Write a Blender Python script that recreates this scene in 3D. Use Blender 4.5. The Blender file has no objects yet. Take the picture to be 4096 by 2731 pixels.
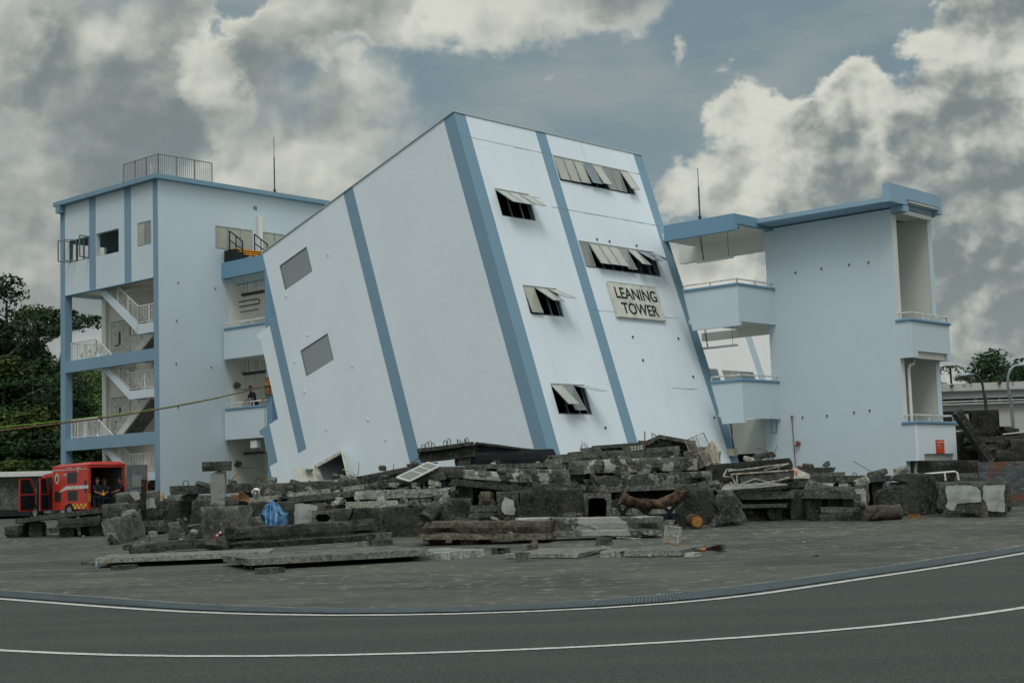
import bpy, bmesh, math, random
from mathutils import Vector, Matrix, noise, Euler

# ---------------------------------------------------------------- camera, sky, sun, exposure
W, H, FPX, PITCH, ROLL, EYE = 4096.0, 2731.0, 5850.0, .0998, -.033, 1.6
sc = bpy.context.scene
cp, sp, cr, sr = math.cos(PITCH), math.sin(PITCH), math.cos(ROLL), math.sin(ROLL)
FWD = Vector((0, cp, sp)); UP0 = Vector((0, -sp, cp)); RT0 = Vector((1, 0, 0))
RT = cr*RT0 + sr*UP0; UPV = -sr*RT0 + cr*UP0
cam = bpy.data.cameras.new('camera'); co = bpy.data.objects.new('camera', cam)
sc.collection.objects.link(co); sc.camera = co
cam.sensor_width = 36; cam.lens = FPX/W*36; cam.clip_end = 6000; cam.clip_start = .1
m = Matrix((RT, UPV, -FWD)).transposed().to_4x4(); m.translation = (0, 0, EYE); co.matrix_world = m
sc.view_settings.view_transform = 'Standard'; sc.view_settings.look = 'None'; sc.view_settings.gamma = 1
sc.view_settings.exposure = 0.0
sc.cycles.use_denoising = True
sc.cycles.max_bounces = 6; sc.cycles.diffuse_bounces = 4

def ray(px, py): return (FWD*FPX + RT*(px-W/2) + UPV*(H/2-py))/FPX
def at(px, py, Y):                       # the point of the place seen at a pixel, at distance Y
    d = ray(px, py); return Vector((0, 0, EYE)) + d*(Y/d.y)
def hit(px, py, P, n):
    d = ray(px, py); o = Vector((0, 0, EYE)); return o + d*((P-o).dot(n)/d.dot(n))
SUN_EL, SUN_AZ = math.radians(58), math.radians(184)      # azimuth measured from +Y clockwise

class G:                                 # small expression wrapper round shader maths nodes
    def __init__(s, nt, sock): s.nt, s.s = nt, sock
    def _m(s, op, o=None, c=None):
        n = s.nt.nodes.new('ShaderNodeMath'); n.operation = op
        for i, v in enumerate((s, o, c)):
            if v is None: continue
            if isinstance(v, G): s.nt.links.new(v.s, n.inputs[i])
            else: n.inputs[i].default_value = v
        return G(s.nt, n.outputs[0])
    def __add__(s, o): return s._m('ADD', o)
    __radd__ = __add__
    def __mul__(s, o): return s._m('MULTIPLY', o)
    __rmul__ = __mul__
    def __sub__(s, o): return s._m('SUBTRACT', o)
    def __rsub__(s, o): return (s*-1)+o
    def __truediv__(s, o): return s._m('DIVIDE', o)
    def max(s, o): return s._m('MAXIMUM', o)
    def min(s, o): return s._m('MINIMUM', o)
    def sm(s, a, b, lo=0., hi=1.):       # smoothstep
        n = s.nt.nodes.new('ShaderNodeMapRange'); n.interpolation_type = 'SMOOTHSTEP'
        s.nt.links.new(s.s, n.inputs[0])
        for i, v in enumerate((a, b, lo, hi)): n.inputs[i+1].default_value = v
        return G(s.nt, n.outputs[0])
def nz(nt, vec, scale, detail=6, rough=.55, dist=0., dim='3D', out=0):
    n = nt.nodes.new('ShaderNodeTexNoise'); n.noise_dimensions = dim
    n.inputs['Scale'].default_value = scale; n.inputs['Detail'].default_value = detail
    n.inputs['Roughness'].default_value = rough; n.inputs['Distortion'].default_value = dist
    if vec is not None: nt.links.new(vec.s if isinstance(vec, G) else vec, n.inputs['Vector'])
    return G(nt, n.outputs[out])
def mapv(nt, vec, scale=(1, 1, 1), loc=(0, 0, 0)):
    n = nt.nodes.new('ShaderNodeMapping'); n.inputs['Scale'].default_value = scale; n.inputs['Location'].default_value = loc
    nt.links.new(vec.s if isinstance(vec, G) else vec, n.inputs['Vector']); return G(nt, n.outputs[0])
def mix(nt, f, a, b, mode='MIX'):
    n = nt.nodes.new('ShaderNodeMix'); n.data_type = 'RGBA'; n.blend_type = mode
    for i, v in ((0, f), (6, a), (7, b)):
        if isinstance(v, G): nt.links.new(v.s, n.inputs[i])
        elif i == 0: n.inputs[0].default_value = v
        else: n.inputs[i].default_value = (*v, 1) if len(v) == 3 else v
    return G(nt, n.outputs[2])
def rgb(nt, x, y, z):
    n = nt.nodes.new('ShaderNodeCombineXYZ')
    for i, v in enumerate((x, y, z)):
        if isinstance(v, G): nt.links.new(v.s, n.inputs[i])
        else: n.inputs[i].default_value = v
    return G(nt, n.outputs[0])

world = bpy.data.worlds.new('World'); sc.world = world; world.use_nodes = True
wt = world.node_tree; wt.nodes.clear()
# cloud banks: (px, py, rx, ry, weight) of the photograph, turned into directions of the sky
CLOUDS = [(150, 250, 520, 420, 1.15), (700, 300, 620, 420, 1.2), (300, 800, 800, 420, 1.1), (1150, 120, 330, 300, 1.1),
 (1500, 60, 520, 240, 1.2), (2000, 30, 460, 230, 1.15), (2420, -10, 300, 200, 1.1), (1330, 300, 170, 110, 1.0), (1050, 650, 520, 330, .95), (1500, 560, 420, 260, .55),
 (-200, 1200, 900, 500, 1.1), (900, 1150, 700, 300, 1.0),
 (3000, 470, 230, 210, 1.25), (3160, 620, 380, 280, 1.3), (3440, 420, 270, 200, 1.15), (2990, 720, 320, 200, 1.15), (2700, 760, 140, 120, 1.05), (3350, 760, 420, 240, 1.1), (3650, 600, 300, 260, 1.1),
 (3950, 100, 330, 260, 1.25), (3900, 420, 280, 260, 1.2), (4150, 700, 330, 420, 1.0), (3900, 950, 420, 300, .95), (3980, 860, 110, 100, 1.0), (2900, 1080, 900, 260, 1.15), (4000, 1350, 600, 300, 1.1), (2770, 200, 38, 75, .5), (2205, 285, 55, 28, .45),
 (1900, 1500, 2600, 460, 1.05), (500, 950, 900, 500, 1.1), (3900, 1000, 500, 420, 1.15), (1250, 800, 500, 260, .9), (1380, 480, 420, 330, .85)]
HOLES = [(965, 25, 95, 85, .75), (905, 150, 45, 60, .5)]
SHADE = [(560, 560, 420, 320, -.26), (250, 300, 260, 240, -.18), (1180, 330, 260, 330, -.22), (1500, 250, 200, 160, -.14), (3760, 760, 300, 280, -.26), (3400, 800, 300, 160, -.14), (3950, 1150, 420, 260, -.20), (3330, 560, 150, 170, -.16), (200, 1100, 500, 260, -.15),
 (860, 330, 130, 280, .30), (1330, 270, 190, 110, .36), (50, 170, 130, 240, .28), (2080, 90, 420, 170, .26), (1100, 110, 170, 150, .22), (3000, 440, 260, 200, .26), (3180, 330, 260, 110, .22), (3420, 380, 240, 150, .24), (2990, 620, 240, 160, .10), (3960, 170, 280, 230, .30), (2760, 730, 120, 100, .2), (3980, 860, 130, 110, .22), (820, 700, 260, 160, .08), (1800, 170, 160, 100, .16), (2850, 1070, 300, 120, .34), (3700, 560, 120, 160, .16)]
def azel(px, py):
    d = ray(px, py).normalized(); return math.atan2(d.x, d.y), math.asin(d.z)
tc = wt.nodes.new('ShaderNodeTexCoord'); sep = wt.nodes.new('ShaderNodeSeparateXYZ'); wt.links.new(tc.outputs['Generated'], sep.inputs[0])
X, Y_, Z_ = (G(wt, o) for o in sep.outputs)
AZ = X._m('ARCTAN2', Y_); EL = Z_._m('ARCSINE')
v0 = rgb(wt, AZ, EL*1.25, 0.37)
def vm(op, a, b=None, c=None, out=0):
    n = wt.nodes.new('ShaderNodeVectorMath'); n.operation = op
    for i, v in enumerate((a, b, c)):
        if v is None: continue
        if isinstance(v, G): wt.links.new(v.s, n.inputs[i])
        else: n.inputs[i].default_value = v
    return G(wt, n.outputs[out])
wn = nz(wt, v0, 11, 5, .62, 0, '3D', 1)
warp = vm('MULTIPLY_ADD', wn, (.105, .09, 0), (-.0525, -.045, 0))
vw = vm('ADD', rgb(wt, AZ, EL, 0), warp)
tot = None
def blob(px, py, rx, ry):
    a, e = azel(px, py); kx, ky = FPX/rx, FPX/ry
    q = vm('MULTIPLY_ADD', vw, (kx, ky, 0), (-a*kx, -e*ky, 0)); return vm('DOT_PRODUCT', q, q, None, 1)
for (px, py, rx, ry, w_) in CLOUDS:
    b = blob(px, py, rx, ry)._m('MULTIPLY_ADD', -w_, w_)
    tot = b if tot is None else tot._m('SMOOTH_MAX', b, .35)
for (px, py, rx, ry, w_) in HOLES:
    tot = tot - blob(px, py, rx, ry)._m('MULTIPLY_ADD', -w_, w_).max(0)
side = AZ._m('ABSOLUTE').sm(.42, .7); ovh = EL.sm(.3, .55)
tot = tot.max(side.max(ovh)*.75).max(0).min(1.25)
def fb(v, det=8, r=.55): return nz(wt, v, 11, det, r)
big = fb(v0, 9, .58); lum = fb(v0, 4, .48); lumo = fb(vm('ADD', v0, (-.016, .024, 0)), 4, .48)
pz = rgb(wt, AZ, EL*1.15, .61)
puff = nz(wt, vm('MULTIPLY_ADD', wn, (.02, .02, 0), pz), 38, 6, .6); puffo = nz(wt, vm('ADD', vm('MULTIPLY_ADD', wn, (.02, .02, 0), pz), (-.005, .0075, 0)), 38, 4, .5)
pl = nz(wt, vm('MULTIPLY_ADD', wn, (.02, .02, 0), pz), 38, 4, .5)
soft = nz(wt, v0, 4.2, 3, .5)
d0 = tot*.85 + (big-.5)*.85 + (puff-.5)*.42
cumu = AZ.sm(.10, .22)                                  # crisp cumulus on the right, soft overcast on the left
mask = d0.sm(.32, .60)*cumu + d0.sm(.20, .80)*(1.0-cumu)
edge = d0.sm(.45, 1.0, 1, 0)
shp = None
for (px, py, rx, ry, w_) in SHADE:
    b = (1.0-blob(px, py, rx, ry)).max(0)*w_
    shp = b if shp is None else shp+b
shade = (.30 + shp*1.25 + (lum-lumo)*1.45 + (pl-puffo)*1.5*(cumu*.6+.4) + (soft-.5)*1.0 + edge*.34).max(0).min(1)
sky = wt.nodes.new('ShaderNodeTexSky'); sky.sky_type = 'NISHITA'; sky.sun_disc = False
sky.sun_elevation = SUN_EL; sky.sun_rotation = SUN_AZ; sky.dust_density = 3.0; sky.ozone_density = 2.0
low = EL.sm(.02, .16, 1, 0)
ccol = mix(wt, shade.sm(.0, .95), (2.3, 2.75, 2.8), (7.7, 7.75, 6.85))
ccol = mix(wt, low*.3, ccol, (5.4, 5.7, 5.4))
blue = mix(wt, .85, G(wt, sky.outputs[0]), (2.25, 3.15, 3.45))
blue = mix(wt, EL.sm(0, .3, .75, 0), blue, (3.5, 4.15, 4.3))
veil = nz(wt, vm('MULTIPLY', v0, (1, 2.2, 1)), 6, 6, .6); blue = mix(wt, veil.sm(.42, .72)*.55, blue, (4.1, 4.5, 4.4))
col = mix(wt, mask, blue, ccol)
col = mix(wt, EL.sm(.38, .8)*.9, col, (11.0, 11.6, 11.8))       # overcast brightened overhead, above the view, to light the walls
bg = wt.nodes.new('ShaderNodeBackground'); bg.inputs['Strength'].default_value = .085
world.cycles.sampling_method = 'MANUAL'; world.cycles.sample_map_resolution = 256
wt.links.new(col.s, bg.inputs[0]); wo = wt.nodes.new('ShaderNodeOutputWorld'); wt.links.new(bg.outputs[0], wo.inputs[0])
sun = bpy.data.lights.new('sun', 'SUN'); sun.energy = 1.1; sun.angle = math.radians(24); sun.color = (1, .965, .9)
so = bpy.data.objects.new('sun', sun); sc.collection.objects.link(so)
sd = Vector((math.sin(SUN_AZ)*math.cos(SUN_EL), math.cos(SUN_AZ)*math.cos(SUN_EL), math.sin(SUN_EL)))
so.rotation_euler = sd.to_track_quat('Z', 'Y').to_euler()

# ---------------------------------------------------------------- helpers
COL = sc.collection
MATS = {}
def new_mat(name):
    mt = bpy.data.materials.new(name); mt.use_nodes = True; nt = mt.node_tree
    return mt, nt, nt.nodes['Principled BSDF']
def setbump(nt, b, h, strength=.3, dist=.02):
    n = nt.nodes.new('ShaderNodeBump'); n.inputs['Strength'].default_value = strength; n.inputs['Distance'].default_value = dist
    nt.links.new(h.s, n.inputs['Height']); nt.links.new(n.outputs[0], b.inputs['Normal'])
def plain(name, c, rough=.6, metal=0., var=.18, scale=6, bump=.0, spec=.3):
    if name in MATS: return MATS[name]
    mt, nt, b = new_mat(name); t = nt.nodes.new('ShaderNodeTexCoord').outputs['Object']
    n = nz(nt, t, scale, 6, .6)
    c2 = tuple(x*(1-var*1.6) for x in c); c1 = tuple(min(1, x*(1+var)) for x in c)
    nt.links.new(mix(nt, n.sm(.3, .7), c2, c1).s, b.inputs['Base Color'])
    b.inputs['Roughness'].default_value = rough; b.inputs['Metallic'].default_value = metal
    b.inputs['Specular IOR Level'].default_value = spec
    if bump: setbump(nt, b, nz(nt, t, scale*8, 5, .6), bump)
    MATS[name] = mt; return mt
def render_paint(name, c, streak=.10, rough=.8):
    # painted cement render: fine orange-peel grain, faint rain streaks and dirt
    if name in MATS: return MATS[name]
    mt, nt, b = new_mat(name); t = nt.nodes.new('ShaderNodeTexCoord').outputs['Object']
    bigv = nz(nt, t, .35, 6, .6); st = nz(nt, mapv(nt, t, (3.2, 3.2, .18)), 1.6, 6, .6); fine = nz(nt, t, 14, 4, .6)
    c0 = mix(nt, bigv.sm(.3, .75)*.5, c, tuple(x*.90 for x in c))
    c0 = mix(nt, st.sm(.52, .80)*streak*3.2, c0, tuple(x*y for x, y in zip(c, (.62, .64, .64))))
    c0 = mix(nt, fine.sm(.3, .8)*.12, c0, tuple(x*.8 for x in c))
    nt.links.new(c0.s, b.inputs['Base Color']); b.inputs['Roughness'].default_value = rough; b.inputs['Specular IOR Level'].default_value = .2
    setbump(nt, b, nz(nt, t, 26, 5, .65)+nz(nt, t, 2.2, 3, .5)*1.2, .35, .02)
    MATS[name] = mt; return mt
def concrete(name, c, dark, stain=.5, paint=None, pamt=.56, streaks=.5, warm=0., scale=1., ps=.9):
    if name in MATS: return MATS[name]
    mt, nt, b = new_mat(name); tc_ = nt.nodes.new('ShaderNodeTexCoord'); oi = nt.nodes.new('ShaderNodeObjectInfo')
    off = nt.nodes.new('ShaderNodeVectorMath'); off.operation = 'ADD'
    rnd = G(nt, oi.outputs['Random']); nt.links.new(tc_.outputs['Object'], off.inputs[0]); nt.links.new(rgb(nt, rnd*37, rnd*91, rnd*53).s, off.inputs[1])
    v = G(nt, off.outputs[0])
    a = nz(nt, v, 1.6*scale, 8, .68); f = nz(nt, v, 11*scale, 8, .7); g = nz(nt, v, 60, 4, .6)
    st = nz(nt, mapv(nt, v, (5, 5, .35)), 1.8, 6, .7)
    c0 = mix(nt, a.sm(.5-stain*.18, .64), c, dark)
    c0 = mix(nt, st.sm(.45, .72)*streaks, c0, tuple(x*.45 for x in dark))
    c0 = mix(nt, f.sm(.5, .68)*.75, c0, tuple(x*2.0+.01 for x in c))
    c0 = mix(nt, nz(nt, v, 4.5, 8, .75).sm(.55, .64)*.6, c0, tuple(min(1, x*2.3) for x in c))      # lichen and spalls
    if warm: c0 = mix(nt, nz(nt, v, 2.4, 6, .7).sm(.55, .7)*warm, c0, (.13, .075, .04))
    if paint: c0 = mix(nt, (nz(nt, v, ps, 8, .6)+(f-.5)*.12).sm(pamt, pamt+.012), c0, mix(nt, f.sm(.35, .7)*.5, paint, tuple(x*.7 for x in paint)))
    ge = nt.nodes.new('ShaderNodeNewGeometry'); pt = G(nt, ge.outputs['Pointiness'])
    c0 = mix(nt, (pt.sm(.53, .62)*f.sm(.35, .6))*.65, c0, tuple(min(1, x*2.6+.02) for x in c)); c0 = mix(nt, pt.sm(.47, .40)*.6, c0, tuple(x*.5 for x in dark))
    k = G(nt, oi.outputs['Random'])*.6+.66
    c0 = mix(nt, 1.0, c0, rgb(nt, k, k, k), 'MULTIPLY')
    nt.links.new(c0.s, b.inputs['Base Color']); b.inputs['Roughness'].default_value = .92; b.inputs['Specular IOR Level'].default_value = .15
    setbump(nt, b, a*.9+f*1.3+g*.4, 1.0, .045)
    MATS[name] = mt; return mt

def tag(o, label=None, cat=None, group=None, kind=None):
    if label: o['label'] = label
    if cat: o['category'] = cat
    if group: o['group'] = group
    if kind: o['kind'] = kind
    return o
def thing(name, label, cat, loc=(0, 0, 0), M=None, group=None):
    o = bpy.data.objects.new(name, None); COL.objects.link(o); o.empty_display_size = .3
    if M is not None: o.matrix_world = M
    else: o.location = loc
    return tag(o, label, cat, group)
class MB:
    def __init__(s): s.bm = bmesh.new(); s.u = None
    def box(s, a, b):
        x0, y0, z0 = (min(p, q) for p, q in zip(a, b)); x1, y1, z1 = (max(p, q) for p, q in zip(a, b))
        return s.hexa([(x0, y0, z0), (x1, y0, z0), (x1, y1, z0), (x0, y1, z0)], [(x0, y0, z1), (x1, y0, z1), (x1, y1, z1), (x0, y1, z1)])
    def hexa(s, bot, top):
        return s.prism(bot, top)
    def prism(s, bot, top):
        vb = [s.bm.verts.new(p) for p in bot]; vt = [s.bm.verts.new(p) for p in top]; n = len(bot)
        s.bm.faces.new(vb[::-1]); s.bm.faces.new(vt)
        for i in range(n): s.bm.faces.new((vb[i], vb[(i+1) % n], vt[(i+1) % n], vt[i]))
        return s
    def ext(s, poly, d):                    # polygon of 3D points swept by d
        d = Vector(d); return s.prism(poly, [Vector(p)+d for p in poly])
    def bar(s, p, q, w, h=None, up=(0, 0, 1)):
        h = w if h is None else h; p, q = Vector(p), Vector(q); d = (q-p).normalized(); u = Vector(up)
        if abs(d.dot(u)) > .98: u = Vector((1, 0, 0))
        sx = d.cross(u).normalized()*(w/2); sy = sx.cross(d).normalized()*(h/2)
        c = [(-1, -1), (1, -1), (1, 1), (-1, 1)]
        return s.prism([p+sx*i+sy*j for i, j in c], [q+sx*i+sy*j for i, j in c])
    def tube(s, pts, r, n=8):
        pts = [Vector(p) for p in pts]; rs = r if isinstance(r, (list, tuple)) else [r]*len(pts)
        rings = []; prev = None
        for i, p in enumerate(pts):
            d = (pts[min(i+1, len(pts)-1)]-pts[max(i-1, 0)]).normalized()
            u = prev if prev is not None else (Vector((0, 0, 1)) if abs(d.z) < .9 else Vector((1, 0, 0)))
            a = d.cross(u).normalized() if abs(d.dot(u)) < .999 else d.orthogonal().normalized(); b_ = a.cross(d).normalized(); prev = b_
            rings.append([s.bm.verts.new(p+(a*math.cos(t)+b_*math.sin(t))*rs[i]) for t in (2*math.pi*k/n for k in range(n))])
        for r0, r1 in zip(rings, rings[1:]):
            for k in range(n): s.bm.faces.new((r0[k], r0[(k+1) % n], r1[(k+1) % n], r1[k]))
        s.bm.faces.new(rings[0][::-1]); s.bm.faces.new(rings[-1]); return s
    def clip(s, co_, no):                   # keep what lies on the side the normal points to, and close the cut
        r = bmesh.ops.bisect_plane(s.bm, geom=s.bm.verts[:]+s.bm.edges[:]+s.bm.faces[:], plane_co=co_, plane_no=no, clear_inner=True)
        bmesh.ops.holes_fill(s.bm, edges=[e for e in s.bm.edges if e.is_boundary]); return s
    def build(s, name, mat, parent=None, smooth=False, bevel=0.):
        bmesh.ops.recalc_face_normals(s.bm, faces=s.bm.faces[:])
        me = bpy.data.meshes.new(name); s.bm.to_mesh(me); s.bm.free()
        for mm in (mat if isinstance(mat, (list, tuple)) else [mat]): me.materials.append(mm)
        if smooth:
            for p in me.polygons: p.use_smooth = True
        o = bpy.data.objects.new(name, me); COL.objects.link(o)
        if parent is not None: o.parent = parent
        if bevel:
            b = o.modifiers.new('bevel', 'BEVEL'); b.width = bevel; b.segments = 2; b.limit_method = 'ANGLE'
        return o
def text(name, s, size, mat, parent, M, depth=.01, spacing=1., offset=0.):
    cu = bpy.data.curves.new(name, 'FONT'); cu.body = s; cu.size = size; cu.extrude = depth; cu.space_character = spacing; cu.offset = offset
    o = bpy.data.objects.new(name, cu); COL.objects.link(o)
    dg = bpy.context.evaluated_depsgraph_get(); me = bpy.data.meshes.new_from_object(o.evaluated_get(dg)); COL.objects.unlink(o); bpy.data.objects.remove(o)
    me.materials.clear(); me.materials.append(mat)
    o = bpy.data.objects.new(name, me); COL.objects.link(o); o.parent = parent; o.matrix_local = M; return o
def zg(x, y):                              # height of the ground: the apron climbs gently towards the buildings
    t = max(0., min(1., (y-31.)/31.)); return .86*t*t*(3-2*t)
def gpt(px, py):                           # where a pixel meets the ground
    d = ray(px, py); o = Vector((0, 0, EYE)); t = 5.
    lo, hi = 1., 400.
    for _ in range(50):
        t = (lo+hi)/2; p = o+d*t
        if p.z > zg(p.x, p.y): lo = t
        else: hi = t
    return o+d*t

M_WHITE = render_paint('tower_white_paint', (.73, .83, .895), .05)
M_PALE = render_paint('block_pale_blue_paint', (.58, .69, .755), .025)
M_BLUE = render_paint('blue_stripe_paint', (.20, .33, .43), .05)
M_BLUE2 = render_paint('deep_blue_paint', (.18, .325, .46), .05)
M_CREAM = render_paint('cream_interior_paint', (.74, .75, .68), .03)
M_OFFW = render_paint('offwhite_paint', (.72, .74, .72), .05)
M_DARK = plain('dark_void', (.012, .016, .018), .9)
M_ALU = plain('grey_aluminium', (.22, .27, .29), .45, .6)
M_GALV = plain('white_railing', (.70, .72, .70), .5)
M_STEEL = plain('dark_steel', (.05, .06, .065), .5, .5)
M_BLACK = plain('black_paint', (.012, .018, .02), .6)
M_YEL = plain('yellow_tread', (.85, .42, .02), .6)
M_RED = plain('red_paint', (.55, .05, .03), .45)
M_RUST = plain('rust', (.16, .06, .03), .9, 0, .5, 12)
M_TIMBER = plain('timber', (.25, .13, .06), .85, 0, .4, 10, .4)
M_LOUV = plain('louvre_slats', (.42, .48, .50), .6, .0, .04)
M_WHITEF = render_paint('tower_white_paint_streaked', (.73, .83, .895), .13)

# ---------------------------------------------------------------- ground, drain, road
def catmull(pts, n=10):
    P = [pts[0]*2-pts[1]]+pts+[pts[-1]*2-pts[-2]]; out = []
    for i in range(1, len(P)-2):
        for k in range(n):
            t = k/n; a, b, c, d = P[i-1:i+3]
            out.append(.5*((2*b)+(c-a)*t+(2*a-5*b+4*c-d)*t*t+(3*b-a-3*c+d)*t**3))
    return out+[pts[-1]]
def curve(px): return catmull([gpt(*p) for p in px])
def stretch(c, L=60):                     # carry the curve on past both ends
    a = (c[0]-c[1]).normalized(); b = (c[-1]-c[-2]).normalized()
    return [c[0]+a*L*(1-i/8) for i in range(8)]+c+[c[-1]+b*L*(i+1)/8 for i in range(8)]
EDGE_IN = stretch(curve([(0, 2359), (435, 2389), (784, 2416), (1045, 2429), (1393, 2435), (1742, 2433), (2048, 2425), (2370, 2405), (2919, 2348), (3441, 2278), (3790, 2226), (4096, 2180)]))
EDGE_OUT = stretch(curve([(0, 2391), (435, 2424), (784, 2448), (1045, 2456), (1393, 2461), (1742, 2458.5), (2048, 2450), (2370, 2433), (2858, 2401), (3267, 2337), (3790, 2261), (4096, 2209)]))
LINE = stretch(curve([(0, 2598), (296, 2616), (610, 2625), (1045, 2625), (1567, 2614), (2048, 2600), (2483, 2579), (2919, 2552), (3354, 2520), (3790, 2476), (4096, 2427)]))
def resample(c, n=160):
    L = [0]
    for a, b in zip(c, c[1:]): L.append(L[-1]+(b-a).length)
    out = []; j = 0
    for i in range(n):
        s = L[-1]*i/(n-1)
        while j < len(L)-2 and L[j+1] < s: j += 1
        out.append(c[j].lerp(c[j+1], (s-L[j])/(L[j+1]-L[j]+1e-9)))
    return out
def ribbon(name, c, o0, o1, dz, mat, kind='structure', thick=0.):
    # a strip along the curve c, from sideways offset o0 to o1 (towards the viewer)
    bm = bmesh.new(); prev = None; n = len(c)
    for i, p in enumerate(c):
        d = (c[min(i+1, n-1)]-c[max(i-1, 0)]); d.z = 0; d.normalize(); s = Vector((d.y, -d.x, 0))
        if s.y > 0: s = -s
        row = []
        for o in (o0, o1):
            q = p+s*o; row.append(bm.verts.new((q.x, q.y, zg(q.x, q.y)+dz)))
        if prev: bm.faces.new((prev[0], prev[1], row[1], row[0]))
        prev = row
    bmesh.ops.recalc_face_normals(bm, faces=bm.faces[:])
    if bm.faces and sum(f.normal.z for f in bm.faces) < 0: bmesh.ops.reverse_faces(bm, faces=bm.faces[:])
    me = bpy.data.meshes.new(name); bm.to_mesh(me); bm.free(); me.materials.append(mat)
    o = bpy.data.objects.new(name, me); COL.objects.link(o)
    if kind: o['kind'] = kind
    return o
def smooth(c, n=170, it=5):
    c = resample(c, n)
    for _ in range(it): c = [c[0]]+[c[i]*.5+(c[i-1]+c[i+1])*.25 for i in range(1, n-1)]+[c[-1]]
    return c
# materials of the ground
mt, nt, b = new_mat('apron_concrete'); t = nt.nodes.new('ShaderNodeTexCoord').outputs['Object']
base = nz(nt, t, .22, 8, .62); sc1 = nz(nt, mapv(nt, t, (.28, 1.1, 1)), 1.1, 9, .66); spk = nz(nt, mapv(nt, t, (1.0, .8, 1)), 3.1, 7, .64); gr = nz(nt, t, 30, 5, .7)
c0 = mix(nt, base.sm(.38, .62), (.046, .054, .044), (.084, .090, .074))
c0 = mix(nt, sc1.sm(.42, .66)*.6, c0, (.120, .125, .105)); c0 = mix(nt, nz(nt, mapv(nt, t, (.22, 1.6, 1)), .9, 8, .7).sm(.52, .68)*.5, c0, (.035, .042, .036))
c0 = mix(nt, (spk.sm(.54, .64)*nz(nt, t, .13, 4, .6).sm(.34, .54))*.8, c0, (.20, .20, .17))
c0 = mix(nt, nz(nt, t, .5, 8, .7).sm(.56, .70)*.55, c0, (.04, .044, .041))
c0 = mix(nt, gr.sm(.35, .75)*.35, c0, (.045, .046, .042))
nt.links.new(c0.s, b.inputs['Base Color']); b.inputs['Roughness'].default_value = .9; b.inputs['Specular IOR Level'].default_value = .2
setbump(nt, b, spk+gr*.6, .6, .02); M_APRON = mt
mt, nt, b = new_mat('asphalt'); t = nt.nodes.new('ShaderNodeTexCoord').outputs['Object']
lanes = nz(nt, mapv(nt, t, (.03, .9, 1)), 1.0, 6, .6); bl = nz(nt, t, .25, 6, .6); gr = nz(nt, t, 55, 5, .75); g2 = nz(nt, t, 14, 6, .7)
c0 = mix(nt, lanes.sm(.38, .66), (.024, .037, .033), (.041, .057, .050))
c0 = mix(nt, bl.sm(.4, .7)*.5, c0, (.026, .036, .034)); c0 = mix(nt, nz(nt, mapv(nt, t, (.05, 2.6, 1)), 1.3, 7, .7).sm(.55, .72)*.5, c0, (.022, .030, .029)); c0 = mix(nt, nz(nt, t, 1.1, 9, .75).sm(.60, .72)*.35, c0, (.09, .105, .095))
c0 = mix(nt, gr.sm(.44, .62)*.75, c0, (.095, .113, .10)); c0 = mix(nt, gr.sm(.5, .36)*.75, c0, (.010, .016, .015))
c0 = mix(nt, g2.sm(.5, .75)*.25, c0, (.085, .095, .088))
nt.links.new(c0.s, b.inputs['Base Color']); b.inputs['Roughness'].default_value = .85; b.inputs['Specular IOR Level'].default_value = .25
setbump(nt, b, gr+g2*.5, .8, .02); M_ROAD = mt
mt, nt, b = new_mat('road_line_paint'); t = nt.nodes.new('ShaderNodeTexCoord').outputs['Object']
w1 = nz(nt, t, 9, 8, .75)
nt.links.new(mix(nt, w1.sm(.46, .66)*.8, (.50, .51, .46), (.12, .13, .12)).s, b.inputs['Base Color']); b.inputs['Roughness'].default_value = .7; M_LINE = mt
M_DRAIN = plain('drain_grating_steel', (.045, .068, .080), .45, .5, .3, 3)
M_KERB = concrete('drain_lip_concrete', (.19, .20, .175), (.09, .10, .09), .5)

bm = bmesh.new(); xs = [-400, -200, -100, -60]+[-40+2*i for i in range(41)]+[60, 100, 200, 400]; ys = [-60, -20, 0]+[4+2*i for i in range(38)]+[100, 140, 200, 300, 500, 900]
gv = [[bm.verts.new((x, y, zg(x, y)-.02)) for x in xs] for y in ys]
for j in range(len(ys)-1):
    for i in range(len(xs)-1): bm.faces.new((gv[j][i], gv[j][i+1], gv[j+1][i+1], gv[j+1][i]))
me = bpy.data.meshes.new('ground'); bm.to_mesh(me); bm.free(); me.materials.append(M_APRON)
o = bpy.data.objects.new('ground', me); COL.objects.link(o); o['kind'] = 'structure'
# the road lies on the viewer's side of the drain
ci, c_out, ln_ = resample(smooth(EDGE_IN)), resample(smooth(EDGE_OUT)), resample(smooth(LINE))
bm = bmesh.new(); rows = []
for p in c_out:
    d = Vector((p.x*.15, -1, 0)).normalized(); rows.append([bm.verts.new((q.x, q.y, zg(q.x, q.y)-.012)) for q in (p+d*s for s in (0, 4, 10, 20, 40))])
for r0, r1 in zip(rows, rows[1:]):
    for k in range(4): bm.faces.new((r0[k], r0[k+1], r1[k+1], r1[k]))
bmesh.ops.recalc_face_normals(bm, faces=bm.faces[:])
if sum(f.normal.z for f in bm.faces) < 0: bmesh.ops.reverse_faces(bm, faces=bm.faces[:])
me = bpy.data.meshes.new('road'); bm.to_mesh(me); bm.free(); me.materials.append(M_ROAD)
o = bpy.data.objects.new('road', me); COL.objects.link(o); o['kind'] = 'structure'
ribbon('drain_lip', ci, -.14, .10, -.006, M_KERB); ribbon('drain_lip', c_out, -.14, .04, -.006, M_KERB)
ribbon('road_marking', c_out, -.02, .13, -.002, M_LINE)
ribbon('road_marking', ln_, -.07, .07, -.004, M_LINE)
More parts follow.
